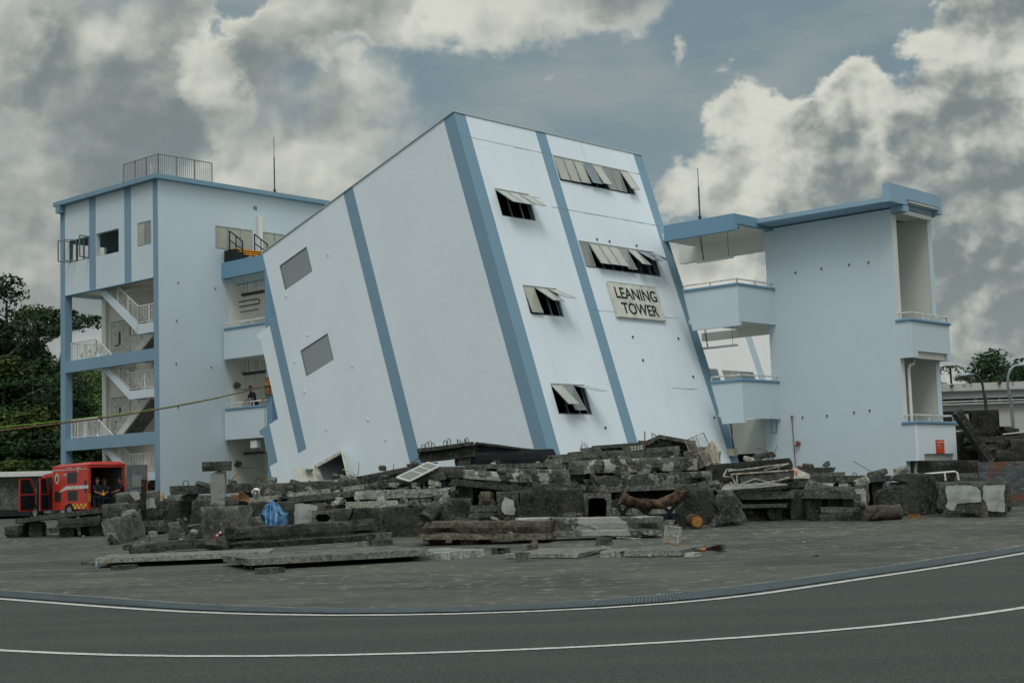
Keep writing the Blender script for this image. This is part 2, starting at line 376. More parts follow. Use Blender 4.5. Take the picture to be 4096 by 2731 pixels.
# the sunk drain with its steel gratings, one after the other
bm = bmesh.new()
def strip(bm, a, b):
    pr = None
    for p, q in zip(a, b):
        r = [bm.verts.new(p), bm.verts.new(q)]
        if pr: bm.faces.new((pr[0], pr[1], r[1], r[0]))
        pr = r
def off(c, o, dz):
    out = []
    for i, p in enumerate(c):
        d = (c[min(i+1, len(c)-1)]-c[max(i-1, 0)]); d.z = 0; d.normalize(); s = Vector((d.y, -d.x, 0)); s = -s if s.y > 0 else s
        q = p+s*o; out.append(Vector((q.x, q.y, zg(q.x, q.y)+dz)))
    return out
wmid = [(a+b)/2 for a, b in zip(off(ci, .10, 0), off(c_out, -.14, 0))]
strip(bm, off(ci, .10, -.015), off(c_out, -.14, -.015))
me = bpy.data.meshes.new('drain_channel'); bm.to_mesh(me); bm.free(); me.materials.append(M_DARK)
o = bpy.data.objects.new('drain_channel', me); COL.objects.link(o); o['kind'] = 'structure'
fa, fb = resample(off(ci, .12, 0), 1200), resample(off(c_out, -.16, 0), 1200)
GR = 'steel gratings along the drain'
panels = 0; k = 0; per = 13
while k < 1200-per:
    p0, p1 = (fa[k]+fb[k])/2, (fa[k+per]+fb[k+per])/2
    if p0.y > 8 and abs(p0.x/p0.y) < .40 and panels < 120:
        mb = MB(); ang = .5
        for q in range(per):
            a, c = fa[k+q], fb[min(k+q, 1199)]; d = (fa[k+q+1]-a).normalized()*.055
            for e in (0, .5):
                a_ = a.lerp(fa[k+q+1], e); c_ = c.lerp(fb[k+q+1], e); sk = d*2.2
                up_ = Vector((0, 0, .012)); z0 = Vector((0, 0, -.008))
                mb.prism([a_+z0, a_+d+z0, c_+d-sk+z0, c_-sk+z0], [a_+up_, a_+d+up_, c_+d-sk+up_, c_-sk+up_])
        o = mb.build('drain_grating', M_DRAIN); panels += 1
        tag(o, 'blue grey steel grating, one of the long curved row covering the drain beside the road', 'drain grating', GR)
    k += per

# ---------------------------------------------------------------- buildings: shared builders
def panel(xs, ys, solid, P, th):
    """wall with real openings: P(x, y, d) -> point, d the depth into the wall"""
    bm = bmesh.new(); vf, vb = {}, {}
    def V(dct, i, j, d):
        if (i, j) not in dct: dct[i, j] = bm.verts.new(P(xs[i], ys[j], d))
        return dct[i, j]
    S = lambda i, j: 0 <= i < len(xs)-1 and 0 <= j < len(ys)-1 and solid((xs[i]+xs[i+1])/2, (ys[j]+ys[j+1])/2)
    for i in range(len(xs)-1):
        for j in range(len(ys)-1):
            if not S(i, j): continue
            bm.faces.new([V(vf, a, c, 0) for a, c in ((i, j), (i+1, j), (i+1, j+1), (i, j+1))])
            bm.faces.new([V(vb, a, c, th) for a, c in ((i, j), (i, j+1), (i+1, j+1), (i+1, j))])
            for di, dj, e in ((-1, 0, ((i, j), (i, j+1))), (1, 0, ((i+1, j), (i+1, j+1))), (0, -1, ((i, j), (i+1, j))), (0, 1, ((i, j+1), (i+1, j+1)))):
                if not S(i+di, j+dj): bm.faces.new([V(vf, *e[0], 0), V(vf, *e[1], 0), V(vb, *e[1], th), V(vb, *e[0], th)])
    mb = MB(); mb.bm.free(); mb.bm = bm; return mb
def cuts(lo, hi, rects, ax):
    s = {lo, hi}
    for r in rects:
        for v in ((r[0], r[2]) if ax == 0 else (r[1], r[3])):
            if lo < v < hi: s.add(v)
    return sorted(s)
def wall(lo, hi, holes, P, th):
    xs = cuts(lo[0], hi[0], holes, 0); ys = cuts(lo[1], hi[1], holes, 1)
    return panel(xs, ys, lambda x, y: not any(a < x < c and b_ < y < d for a, b_, c, d in holes), P, th)
def glassmat(name, c, rough=.18):
    if name in MATS: return MATS[name]
    mt, nt, b = new_mat(name); t = nt.nodes.new('ShaderNodeTexCoord').outputs['Object']
    nt.links.new(mix(nt, nz(nt, t, 1.3, 5, .6).sm(.3, .7)*.5, c, tuple(x*.72 for x in c)).s, b.inputs['Base Color'])
    b.inputs['Roughness'].default_value = rough; b.inputs['Specular IOR Level'].default_value = .6; MATS[name] = mt; return mt
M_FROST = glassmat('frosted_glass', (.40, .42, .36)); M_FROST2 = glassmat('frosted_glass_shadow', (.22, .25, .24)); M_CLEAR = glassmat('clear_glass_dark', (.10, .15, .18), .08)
def casement(parent, P, x0, y0, x1, y1, n, angles, mats, hinge='top', frame_m=None):
    """frame with n lights; each hung sash is a sub-part. P(x, y, d): d>0 into the wall"""
    fm = frame_m or M_ALU; f = .05; mb = MB()
    def B(a0, b0, a1, b1, d0, d1): mb.prism([P(a0, b0, d0), P(a1, b0, d0), P(a1, b1, d0), P(a0, b1, d0)], [P(a0, b0, d1), P(a1, b0, d1), P(a1, b1, d1), P(a0, b1, d1)])
    B(x0, y0, x1, y0+f, .03, .12); B(x0, y1-f, x1, y1, .03, .12); B(x0, y0+f, x0+f, y1-f, .03, .12); B(x1-f, y0+f, x1, y1-f, .03, .12)
    w = (x1-x0)/n
    for i in range(1, n): B(x0+w*i-.022, y0+f, x0+w*i+.022, y1-f, .032, .11)
    win = mb.build('window', fm, parent)
    for i in range(n):
        a, m_ = math.radians(angles[i]), mats[i]
        if m_ is None: continue
        sx0, sx1, sy0, sy1 = x0+w*i+.012, x0+w*(i+1)-.012, y0+.03, y1-.03
        hgt = sy1-sy0; wd = sx1-sx0
        def Q(x, y, d, a=a, sx0=sx0, sx1=sx1, sy1=sy1):     # swing about the hinge line
            if hinge == 'top':
                r = sy1-y; return P(x, sy1-(r*math.cos(a)-(-d)*0), -r*math.sin(a)+d) if True else None
            r = x-sx0; return P(sx0+r*math.cos(a), y, -r*math.sin(a)+d)
        mb = MB(); g = .032
        def B2(a0, b0, a1, b1, d0, d1, mb=mb): mb.prism([Q(a0, b0, d0), Q(a1, b0, d0), Q(a1, b1, d0), Q(a0, b1, d0)], [Q(a0, b0, d1), Q(a1, b0, d1), Q(a1, b1, d1), Q(a0, b1, d1)])
        B2(sx0, sy0, sx1, sy0+g, 0, .035); B2(sx0, sy1-g, sx1, sy1, 0, .035); B2(sx0, sy0+g, sx0+g, sy1-g, 0, .035); B2(sx1-g, sy0+g, sx1, sy1-g, 0, .035)
        k = len(mb.bm.faces); B2(sx0+g, sy0+g, sx1-g, sy1-g, .012, .022)
        mb.bm.faces.ensure_lookup_table()
        for fc in mb.bm.faces[k:]: fc.material_index = 1
        mb.build('sash', [plain('sash_aluminium', (.36, .40, .39), .5, .3), m_], win)
        # bm.faces order survives recalc
    return win
def railing(name, parent, pts, h, mat, step=.12, rb=.012, rr=.025, low=.08, posts=True):
    mb = MB()
    for a, b_ in zip(pts, pts[1:]):
        a, b_ = Vector(a), Vector(b_); u = Vector((0, 0, h)); l = Vector((0, 0, low))
        mb.bar(a+u, b_+u, rr*2); mb.bar(a+l, b_+l, .03); L = (b_-a).length; n = max(1, int(L/step))
        if low < h*.5:
            for i in range(1, n):
                p = a.lerp(b_, i/n); mb.bar(p+l, p+u, rb*2)
        m_ = max(1, round(L/1.1))
        for i in range(m_+1): p = a.lerp(b_, i/m_); mb.bar(p, p+u, .045)
    return mb.build(name, mat, parent)

# ---------------------------------------------------------------- the leaning tower
eR = Vector((.6795972, .7335849, .0008923)).normalized(); eL = Vector((-.6984420, .6474116, -.3050197)); eL = (eL-eR*eL.dot(eR)).normalized(); eU = eR.cross(eL).normalized()
TH = 16.4; TOP = Vector((-1.953, 55, 16.014)); TO = TOP-eU*TH
TM = Matrix((eR, eL, eU)).transposed().to_4x4(); TM.translation = TO
tower = thing('leaning_tower', 'white four storey building with blue stripes leaning to the left, sunk in the rubble', 'building', M=TM)
TMI = TM.inverted(); gco = TMI @ Vector((0, 55, .35)); gno = TMI.to_3x3() @ Vector((0, 0, 1))
LU, LV = 11.68, 12.63; T_ = .22
PR = lambda x, y, d: (x, d, y+TH)                       # right face: x along eR, y height below the top
PL = lambda x, y, d: (d, x, y+TH)
wins = [(5.36, -2.16, 10.31, -.99), (5.36, -6.04, 10.31, -4.87), (1.15, -4.30, 3.08, -3.11), (1.18, -8.39, 3.10, -7.19), (1.18, -12.38, 3.10, -11.17)]
wall((0, -TH-1), (LU, 0), wins, PR, T_).clip(gco, gno).build('front_wall', M_WHITEF, tower)
lv = [(9.79, -2.20, 11.74, -1.03), (9.75, -6.23, 11.65, -5.04)]; dr = (10.5, -12.35, 12.30, -9.93)
wl = wall((T_, -TH-1), (LV, 0), lv+[dr], lambda x, y, d: (d, x, y+TH), T_).clip(gco, gno); wl.build('side_wall', M_WHITE, tower)
mb = MB(); mb.box((T_, LV-T_, 3.0), (LU-T_, LV-.004, TH-.02)); mb.clip(gco, gno); mb.build('rear_wall', M_WHITE, tower)
mb = MB(); mb.box((LU-T_, T_, 0), (LU-.003, LV-T_, TH-.02)); mb.clip(gco, gno); mb.build('far_wall', M_WHITE, tower)
mb = MB(); mb.box((T_, T_, TH-.35), (LU-T_, LV-T_, TH-.06)); mb.build('roof', M_WHITE, tower)
for z in (-3.9, -7.9, -11.9):
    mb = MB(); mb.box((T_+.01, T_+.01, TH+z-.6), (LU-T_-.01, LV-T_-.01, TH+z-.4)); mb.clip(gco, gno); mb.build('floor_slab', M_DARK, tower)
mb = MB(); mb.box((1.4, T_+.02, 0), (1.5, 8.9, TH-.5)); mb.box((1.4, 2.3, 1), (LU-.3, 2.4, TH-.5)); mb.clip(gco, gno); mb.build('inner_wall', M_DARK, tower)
# torn floor edges at the low end of the side wall
def plate(pts, name, mat, u0=0., u1=2.6):
    mb = MB(); mb.ext([(u0, v, w+TH) for v, w in pts], (u1-u0, 0, 0)); mb.clip(gco, gno); return mb.build(name, mat, tower)
plate([(LV, -3.17), (13.18, -3.17), (13.18, -16.9), (LV, -16.9)], 'wall_extension', M_WHITE)
plate([(13.18, -3.2), (14.16, -3.2), (14.20, -3.42), (14.0, -3.5), (14.0, -16.9), (13.18, -16.9)], 'wall_extension', M_WHITE)
plate([(14.0, -7.22), (14.64, -7.22), (14.64, -16.9), (14.0, -16.9)], 'wall_extension', M_WHITE)
plate([(14.64, -7.22), (15.39, -7.22), (15.41, -7.42), (15.2, -7.52), (15.22, -8.91), (14.64, -8.93)], 'wall_extension', M_BLUE)
plate([(14.64, -8.935), (15.22, -8.915), (15.25, -16.9), (14.64, -16.9)], 'wall_extension', M_WHITE)
def stripeL(v0, v1, w0, w1, mat=M_BLUE):
    mb = MB(); mb.box((-.006, v0, w0+TH), (.0, v1, w1+TH)); mb.clip(gco, gno); return mb.build('stripe', mat, tower)
def stripeR(u0, u1, w0, w1, mat=M_BLUE):
    mb = MB(); mb.box((u0, -.006, w0+TH), (u1, .0, w1+TH)); mb.clip(gco, gno); return mb.build('stripe', mat, tower)
stripeL(0, .585, -16.9, -.005); stripeL(6.27, 6.88, -16.9, -.005); stripeL(12.64, 13.2, -9.06, -3.0)
mb = MB(); mb.box((0, LV, TH-3.17), (2.6, 13.19, TH-2.9)); mb.build('parapet_stub', M_BLUE, tower)
stripeR(-.006, .62, -16.9, -.005); stripeR(4.68, 5.30, -16.9, -.005); stripeR(11.1, LU, -16.9, -.005)
mb = MB(); mb.box((-.05, -.05, TH), (LU+.04, LV+.04, TH+.035)); mb.build('coping', render_paint('coping_paint', (.50, .55, .57)), tower)
FR, F2, CL = M_FROST, M_FROST2, M_CLEAR
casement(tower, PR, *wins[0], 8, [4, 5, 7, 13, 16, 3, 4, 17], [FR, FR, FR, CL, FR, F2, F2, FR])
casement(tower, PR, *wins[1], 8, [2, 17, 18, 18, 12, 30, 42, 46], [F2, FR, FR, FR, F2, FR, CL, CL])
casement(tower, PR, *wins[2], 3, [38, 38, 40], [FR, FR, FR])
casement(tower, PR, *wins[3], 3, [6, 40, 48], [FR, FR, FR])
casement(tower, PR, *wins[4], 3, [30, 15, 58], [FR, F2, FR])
def louvre(parent, P, x0, y0, x1, y1, n, mat=M_LOUV):
    mb = MB(); f = .04
    def B(a0, b0, a1, b1, d0, d1, sh=0.): mb.prism([P(a0, b0, d0), P(a1, b0, d0), P(a1, b1, d0+sh), P(a0, b1, d0+sh)], [P(a0, b0, d1), P(a1, b0, d1), P(a1, b1, d1+sh), P(a0, b1, d1+sh)])
    B(x0, y0, x1, y0+f, .01, .12); B(x0, y1-f, x1, y1, .01, .12); B(x0, y0+f, x0+f, y1-f, .01, .12); B(x1-f, y0+f, x1, y1-f, .01, .12)
    fr_ = mb.build('louvre', M_ALU, parent)
    mb = MB(); h = (y1-y0-2*f)/n
    for i in range(n): B(x0+f, y0+f+h*i, x1-f, y0+f+h*(i+.62), .02, .03, .02)
    B(x0+f, y0+f, x1-f, y1-f, .16, .18)
    mb.build('slats', mat, fr_); return fr_
for q in lv: louvre(tower, PL, *q, 16)
# the sunk doorway with both leaves swung out
mb = MB(); x0, y0, x1, y1 = dr
mb.prism([PL(x0-.02, y1-.10, -.02), PL(x1+.10, y1-.10, -.02), PL(x1+.10, y1+.02, -.02), PL(x0-.02, y1+.02, -.02)], [PL(x0-.02, y1-.10, .1), PL(x1+.10, y1-.10, .1), PL(x1+.10, y1+.02, .1), PL(x0-.02, y1+.02, .1)])
for a0, a1 in ((x0-.02, x0+.09), (x1-.08, x1+.10)): mb.prism([PL(a0, y0, -.02), PL(a1, y0, -.02), PL(a1, y1-.1, -.02), PL(a0, y1-.1, -.02)], [PL(a0, y0, .1), PL(a1, y0, .1), PL(a1, y1-.1, .1), PL(a0, y1-.1, .1)])
mb.clip(gco, gno); mb.build('door_frame', plain('weathered_white', (.55, .56, .50), .7, 0, .3, 5), tower)
M_DOOR = plain('door_white_enamel', (.68, .68, .60), .5, 0, .12, 3)
def leaf(v0, du, dv, name='door'):
    mb = MB(); n = Vector((dv, -du, 0)).normalized()*.05; a = Vector((-.03, v0, y0+TH)); c = a+Vector((du, dv, 0)); u = Vector((0, 0, y1-y0-.03))
    mb.prism([a, c, c+n, a+n], [a+u, c+u, c+n+u, a+n+u]); mb.clip(gco, gno); d = mb.build(name, M_DOOR, tower)
    return d, a, c, u
d, a, c, u = leaf(12.40, -.98, .12)
mb = MB(); mb.box((a.x-.52, a.y-.02, a.z+u.z-.22), (a.x-.18, a.y-.14, a.z+u.z-.13)); mb.build('door_closer', M_ALU, d)
d, a, c, u = leaf(10.50, -.60, -.68)
mb = MB(); mb.tube([c+Vector((0, 0, 1.35)), c+Vector((-.15, .05, 1.37)), c+Vector((-.1, -.1, 1.30)), c+Vector((.05, .02, 1.40))], .02, 6); mb.build('tied_rope', plain('pale_rope', (.5, .48, .38)), d)
# small fixings and the crack lines of the render coat
mb = MB()
for v, w in ((8.62, -1.95), (11.74, -2.45), (12.13, -5.32), (10.95, -4.6), (8.75, -6.9), (11.95, -6.75), (11.15, -8.75), (8.6, -9.3), (7.9, -10.4)): mb.box((-.05, v-.025, w+TH-.05), (0, v+.025, w+TH+.05))
mb.build('wall_fixings', M_OFFW, tower)
mb = MB()
for u_, w in ((7.0, -9.0), (10.1, -8.9), (7.2, -10.0), (10.3, -10.6), (10.9, -12.4), (6.6, -4.7), (7.4, -4.7), (9.2, -4.7), (3.6, -12.9)): mb.box((u_-.03, -.05, w+TH-.04), (u_+.03, 0, w+TH+.04))
mb.build('wall_fixings', M_STEEL, tower)
random.seed(5); mb = MB()
for (ua, ub, w) in ((.02, 4.68, -1.0), (4.70, 5.34, -.99), (4.3, 11.4, -3.51), (10.35, 11.1, -1.02), (4.9, 6.3, -7.95), (9.6, 10.6, -7.95), (8.6, 10.4, -11.15), (3.1, 3.7, -3.2)):
    x = ua
    while x < ub: x2 = min(ub, x+.5); mb.box((x, -.009, TH+w-.009+random.uniform(-.012, .012)), (x2, -.0005, TH+w+.006)); x = x2
mb.build('render_crack', plain('crack_grime', (.19, .23, .25), .9), tower)
# the name board
board = thing('sign_board', 'cream sign board reading LEANING TOWER in black capitals on the white leaning building', 'sign', M=TM @ Matrix.Translation((6.31, -.02, TH-8.2)))
mb = MB(); mb.box((0, -.09, 0), (3.2, .02, 1.56)); mb.build('board', plain('sign_cream', (.60, .615, .55), .6, 0, .12, 2), board, bevel=.008)
mb = MB()
for x in (1.06, 2.12): mb.box((x, -.093, 0), (x+.012, -.09, 1.56))
mb.box((0, -.094, 0), (3.2, -.0901, .025)); mb.box((0, -.094, 1.535), (3.2, -.0901, 1.56)); mb.build('board_joints', plain('grime_brown', (.16, .17, .14)), board)
RX = Matrix.Rotation(math.pi/2, 4, 'X')
for s_, x, z, wd in (('LEANING', .26, .86, 2.72), ('TOWER', .46, .19, 2.37)):
    t_ = text('lettering', s_, .69, M_BLACK, board, Matrix.Translation((x, -.095, z)) @ RX, .004, 1.0, .012)
    k = wd/(t_.dimensions.x or 1); t_.matrix_local = Matrix.Translation((x, -.095, z)) @ RX @ Matrix.Diagonal((k, 1, 1, 1))

# ---------------------------------------------------------------- the two upright blocks
TH0 = .7345; bR = Vector((math.sin(TH0), math.cos(TH0), 0)); bL = Vector((-math.cos(TH0), math.sin(TH0), 0))
def frame(O): m = Matrix((bR, bL, Vector((0, 0, 1)))).transposed().to_4x4(); m.translation = O; return m
GZ = .82
LB = frame(Vector((-16.877, 69.551, 0)))
left = thing('stair_block', 'tall pale blue block with open stair bay and railed roof, left of the leaning building', 'building', M=LB)
def bx(name, mat, parent, *boxes, bevel=0):
    mb = MB()
    for a, b_ in boxes: mb.box(a, b_)
    return mb.build(name, mat, parent, bevel=bevel)
US = lambda x, y, d: (d, x, y)           # side wall: x along v
FS = lambda x, y, d: (x, d, y)           # front wall: x along u
UL = 14.0
w3 = [(6.06, 13.93, 7.92, 15.09), (3.38, 13.92, 5.41, 15.1), (.57, 13.94, 1.73, 15.1)]
wall((.0, 12.28), (8.8, 17.0), w3, lambda x, y, d: (d, x, y), .22).build('side_wall', M_PALE, left)
fw = [(3.37, 13.96, 5.68, 15.12), (6.34, 13.96, 8.65, 15.12)]
wall((.22, 12.28), (UL, 17.0), fw, FS, .22).build('front_wall', M_PALE, left)
bx('front_wall', M_PALE, left, ((.0, .0, GZ-.3), (4.13, .25, 12.28)))
bx('rear_wall', M_PALE, left, ((.22, 8.58, 12.28), (UL, 8.8, 14.0)), ((.22, 8.58, 15.1), (UL, 8.8, 17.0)), ((.22, 8.58, 14), (.5, 8.8, 15.1)), ((2.6, 8.58, 14), (3.4, 8.8, 15.1)), ((5.3, 8.58, 14), (UL, 8.8, 15.1)))
bx('end_wall', M_PALE, left, ((UL-.2, .22, 12.28), (UL, 8.58, 17.0)))
bx('partition_wall', M_CREAM, left, ((2.9, .23, 12.9), (3.05, 5.5, 16.9)), ((2.9, 5.5, 12.9), (3.05, 5.6, 16.9)))
bx('floor_slab', M_CREAM, left, ((.225, .225, 12.28), (UL-.2, 5.0, 12.88)), ((2.6, 5.0, 12.28), (UL-.2, 8.57, 12.88)), ((.225, 5.0, 12.45), (2.6, 8.57, 12.88)))
bx('soffit_beam', M_BLUE2, left, ((-.01, .42, 12.24), (.24, 8.36, 12.28)))
bx('roof', M_BLUE, left, ((-.32, -.32, 17.0), (UL+.2, 9.0, 17.22)))
bx('roof_corner', M_BLUE, left, ((-.30, 8.38, 16.62), (.0, 8.78, 17.0)))
for i, (a, b_) in enumerate(((5.45, 6.05), (2.28, 2.87))): bx('stripe', M_BLUE, left, ((-.006, a, 12.3), (0, b_, 16.998)))
bx('corner_column', M_BLUE, left, ((-.008, .0, GZ-.3), (-.0, .25, 12.29)), ((-.008, .25, GZ-.3), (.415, .41, 12.29)), ((-.008, -.0, 12.29), (.0, .41, 16.99)))
bx('column', M_BLUE, left, ((-.008, 8.36, GZ-.3), (.40, 8.81, 12.28)), ((-.008, 8.36, 12.28), (.0, 8.81, 16.99)))
bx('column', M_OFFW, left, ((2.42, 8.42, GZ-.3), (2.6, 8.8, 12.45)))
for z0, z1 in ((8.26, 8.85), (4.24, 4.86)): bx('beam', M_BLUE, left, ((-.004, .41, z0), (.3, 8.36, z1)))
bx('stair_hall_wall', M_CREAM, left, ((2.6, .25, GZ-.3), (2.8, 8.8, 12.28)))
bx('stair_hall_wall', M_CREAM, left, ((.42, .25, GZ-.3), (2.6, .30, 12.28)))
for z in (8.85, 4.85): bx('floor_slab', M_OFFW, left, ((.3, 5.9, z-.35), (2.6, 8.8, z)))
# stair flights: stepped slabs
M_STEP = plain('grey_step_concrete', (.20, .215, .20), .9, 0, .3, 5)
def flight(u0, u1, va, za, vb, zb, steps, t=.28):
    """from (va, za) to (vb, zb); a stepped top, a sloping soffit"""
    dv, dz = (vb-va)/steps, (zb-za)/steps; top = []
    for i in range(steps): top += [(va+dv*i, za+dz*(i+(0 if dz < 0 else 1))), (va+dv*(i+1), za+dz*(i+(0 if dz < 0 else 1)))]
    if dz < 0: top = []; 
    if dz < 0:
        for i in range(steps): top += [(va+dv*i, za+dz*(i+1)), (va+dv*(i+1), za+dz*(i+1))]
    poly = [(va, za)]+top+[(vb, zb-t), (va, za-t)]
    mb = MB(); mb.ext([(u0, v, z) for v, z in poly], (u1-u0, 0, 0)); return mb.build('stair_flight', M_STEP, left)
def stringer(u, va, za, vb, zb, hi=.12, lo=.34, mat=M_PALE):
    mb = MB(); mb.ext([(u, va, za+hi), (u, vb, zb+hi), (u, vb, zb-lo), (u, va, za-lo)], (.08, 0, 0)); return mb.build('stringer', mat, left)
RL = .88
for f0, land in ((4.85, 2.85), (8.85, 6.85)):
    flight(.38, 1.3, 5.9, f0, 3.0, land, 11); stringer(.30, 5.9, f0, 3.0, land, .12, .30)
    bx('stair_landing', M_OFFW, left, ((.38, .30, land-.25), (2.58, 3.0, land))); bx('landing_fascia', M_PALE, left, ((.30, .41, land-.30), (.38, 3.0, land+.12)))
    flight(1.5, 2.5, 3.0, land, 5.9, f0-4, 11) if f0 > 5 else flight(1.5, 2.5, 3.0, land, 5.6, GZ, 11)
    stringer(1.42, 3.0, land, 5.9, f0-4 if f0 > 5 else GZ, .14, .30, M_OFFW)
    railing('railing', left, [(.34, 6.0, f0+.12), (.34, 2.98, land+.12), (.34, .42, land+.12)], RL, M_GALV, .13)
    railing('railing', left, [(1.46, 3.0, land+.14), (1.46, 5.8, f0-3.9)], RL, M_GALV, .13)
    railing('railing', left, [(.34, 8.34, f0), (.34, 6.0, f0)], RL+.1, M_GALV, .13)
    railing('railing', left, [(.5, 8.7, f0), (2.3, 8.7, f0)], RL+.1, M_GALV, .13)
    bx('door_frame', M_ALU, left, ((2.58, 6.33, f0), (2.598, 6.40, f0+2.17)), ((2.58, 8.1, f0), (2.598, 8.17, f0+2.17)), ((2.58, 6.4, f0+2.1), (2.598, 8.1, f0+2.17))); bx('door', plain('pale_door', (.45, .47, .44), .5), left, ((2.57, 6.4, f0), (2.60, 8.1, f0+2.1)))
    bx('door_window', M_STEEL, left, ((2.555, 7.25, f0+.9), (2.57, 7.42, f0+1.6))); bx('door_handle', M_STEEL, left, ((2.52, 7.45, f0+.85), (2.57, 7.75, f0+.9)))
    s_ = bx('notice', plain('notice_white', (.6, .6, .56)), left, ((2.585, 5.75, f0+1.25), (2.598, 6.15, f0+1.6)))
    mb = MB(); c = Vector((2.58, 5.95, f0+1.42)); mb.tube([c+Vector((0, .11*math.cos(t), .11*math.sin(t))) for t in [k*math.pi/6 for k in range(13)]], .016, 5); mb.bar(c+Vector((0, .08, .08)), c-Vector((0, .08, .08)), .02); mb.build('prohibition_mark', M_RED, s_)
# upper half flight, landing between 8.85 and the top floor
flight(.38, 1.3, 5.6, 12.6, 2.7, 10.35, 12); stringer(.30, 5.6, 12.45, 2.2, 10.05, .14, .34)
bx('stair_landing', M_OFFW, left, ((.38, .30, 9.78), (2.58, 2.6, 10.05))); bx('landing_fascia', M_PALE, left, ((.30, .41, 9.70), (.38, 2.3, 10.19)))
flight(1.5, 2.5, 2.6, 10.05, 4.6, 8.85, 8); stringer(1.42, 2.6, 10.05, 4.7, 8.75, .14, .30, M_OFFW)
railing('railing', left, [(.34, 4.9, 12.0), (.34, 2.2, 10.19), (.34, .42, 10.19)], RL, M_GALV, .13)
railing('railing', left, [(1.46, 2.6, 10.2), (1.46, 4.7, 8.9)], RL, M_GALV, .13)
# windows
casement(left, lambda x, y, d: (d, x, y), 6.06, 13.93, 7.92, 15.09, 3, [0, 0, 0], [None, None, None])
def swung(v_, side, ang, nm='open_sash'):
    mb = MB(); a = math.radians(ang); d = Vector((-math.sin(a), side*math.cos(a), 0))*.6; p = Vector((0, v_, 13.97)); u = Vector((0, 0, 1.08))
    for q, r_ in ((p, p+d), (p+u, p+u+d), (p, p+u), (p+d, p+u+d)): mb.bar(q, r_, .05)
    return mb.build(nm, M_ALU, left)
swung(7.9, 1, 75); swung(7.28, 1, 62); swung(6.1, -1, 80)
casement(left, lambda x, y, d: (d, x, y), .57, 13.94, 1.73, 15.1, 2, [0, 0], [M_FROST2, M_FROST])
for x0, x1 in ((3.37, 5.68), (6.34, 8.65)): casement(left, FS, x0, 13.96, x1, 15.12, 3, [0, 0, 0], [M_FROST, M_FROST, M_FROST])
bx('downpipe', M_OFFW, left, ((5.95, -.22, 13.3), (6.17, -.02, 15.88)))
bx('downpipe', M_STEEL, left, ((3.2, 3.6, 13.0), (3.35, 3.7, 16.0)))
bx('vent', M_ALU, left, ((5.75, -.02, 16.2), (5.98, 0, 16.4)))
railing('roof_railing', left, [(.19, 3.22, 17.22), (.19, .2, 17.22), (3.35, .2, 17.22)], 1.1, plain('roof_rail_grey', (.22, .23, .22), .5), .12, .009, .018)
for p, q in (((.6, 1.4, 17.22), (.6, 1.4, 18.0)), ((.4, .6, 17.22), (.35, .5, 17.95)), ((1.0, .4, 17.22), (1.1, .35, 17.75))): bx('roof_pipe', M_OFFW, left, ((p[0]-.05, p[1]-.05, p[2]), (q[0]+.05, q[1]+.05, q[2])))
for u_, z in ((1.11, 12.06), (3.31, 11.94), (1.0, 10.2), (.95, 8.1), (3.0, 8.0), (3.3, 6.5), (1.05, 6.0)): bx('wall_hook', M_STEEL, left, ((u_-.018, -.05, z-.04), (u_+.018, 0, z+.03)))
mb = MB(); mb.box((.1, -.02, 1.35), (.16, -.008, 1.75)); mb.ext([(.02, -.02, 1.72), (.24, -.02, 1.72), (.13, -.02, 1.95)], (0, .012, 0)); mb.build('yellow_arrow', M_YEL, left)
# gallery wing of the left block
GU0, GU1, GV = 3.7, 7.6, -3.82
bx('gallery_beam', M_BLUE2, left, ((GU0, -3.42, 12.45), (GU0+.3, -.24, 13.25)), ((GU0, -.236, 12.45), (4.13, -.0, 13.25)))
bx('gallery_roof', M_OFFW, left, ((GU0+.3, -3.42, 12.95), (GU1, -.001, 13.2)))
bx('gallery_wall', M_CREAM, left, ((4.131, .0, GZ-.3), (GU1+.2, .22, 12.28))); bx('gallery_wall', M_CREAM, left, ((GU1, -7.5, GZ-.3), (GU1+.2, 0, 12.9)))
for z in (4.42, 8.40):
    bx('gallery_slab', M_OFFW, left, ((GU0+.12, -3.9, z+.05), (GU1, -.001, z+.75)))
    bx('parapet', M_OFFW if z < 0 else M_PALE, left, ((GU0, -3.42, z), (GU0+.12, -.236, z+1.45)), ((GU0, -.236, z), (4.13, -.12, z+1.45)))
    bx('parapet_cap', M_BLUE2, left, ((GU0-.06, -3.42, z+1.45), (GU0+.18, -.18, z+1.56)), bevel=.03)
    railing('handrail', left, [(GU0+.06, -3.42, z+1.56), (GU0+.06, -.25, z+1.56)], .22, M_GALV, 9, .01, .03, .2)
bx('gallery_column', M_BLUE2, left, ((GU0+.01, -3.84, GZ-.3), (GU0+.5, -3.42, 13.25)))
M_PIPE = plain('dark_conduit', (.03, .04, .045), .6)
for i, z in enumerate((12.4, 8.4, 4.42)):
    mb = MB(); mb.box((4.9, -3.3, z-.72), (5.15, -.02, z-.60))
    for v in (-.4, -1.1, -1.8, -2.6): mb.box((5.0, v, z-.6), (5.015, v+.015, z))
    mb.build('cable_tray', M_PIPE, left)
    mb = MB(); mb.tube([(4.7, -.1, z-1.05), (4.7, -1.6, z-1.05), (4.7, -1.75, z-1.15), (4.7, -1.7, z-1.3), (4.7, -.1, z-1.3)], .035, 6); mb.build('conduit', M_PIPE, left) if i == 0 else mb.bm.free()
    mb = MB(); mb.box((4.6, -1.7, z-1.62+i*.1), (4.72, -.3, z-1.55+i*.1)); mb.box((4.65, -.6, z-1.55+i*.1), (4.66, -.59, z)); mb.box((4.65, -1.4, z-1.55+i*.1), (4.66, -1.39, z)); mb.build('hanging_lamp', plain('lamp_housing', (.2, .2, .17)), left)
bx('red_pipe', M_RUST, left, ((4.6, -2.3, 12.2), (4.63, -.02, 12.23)))
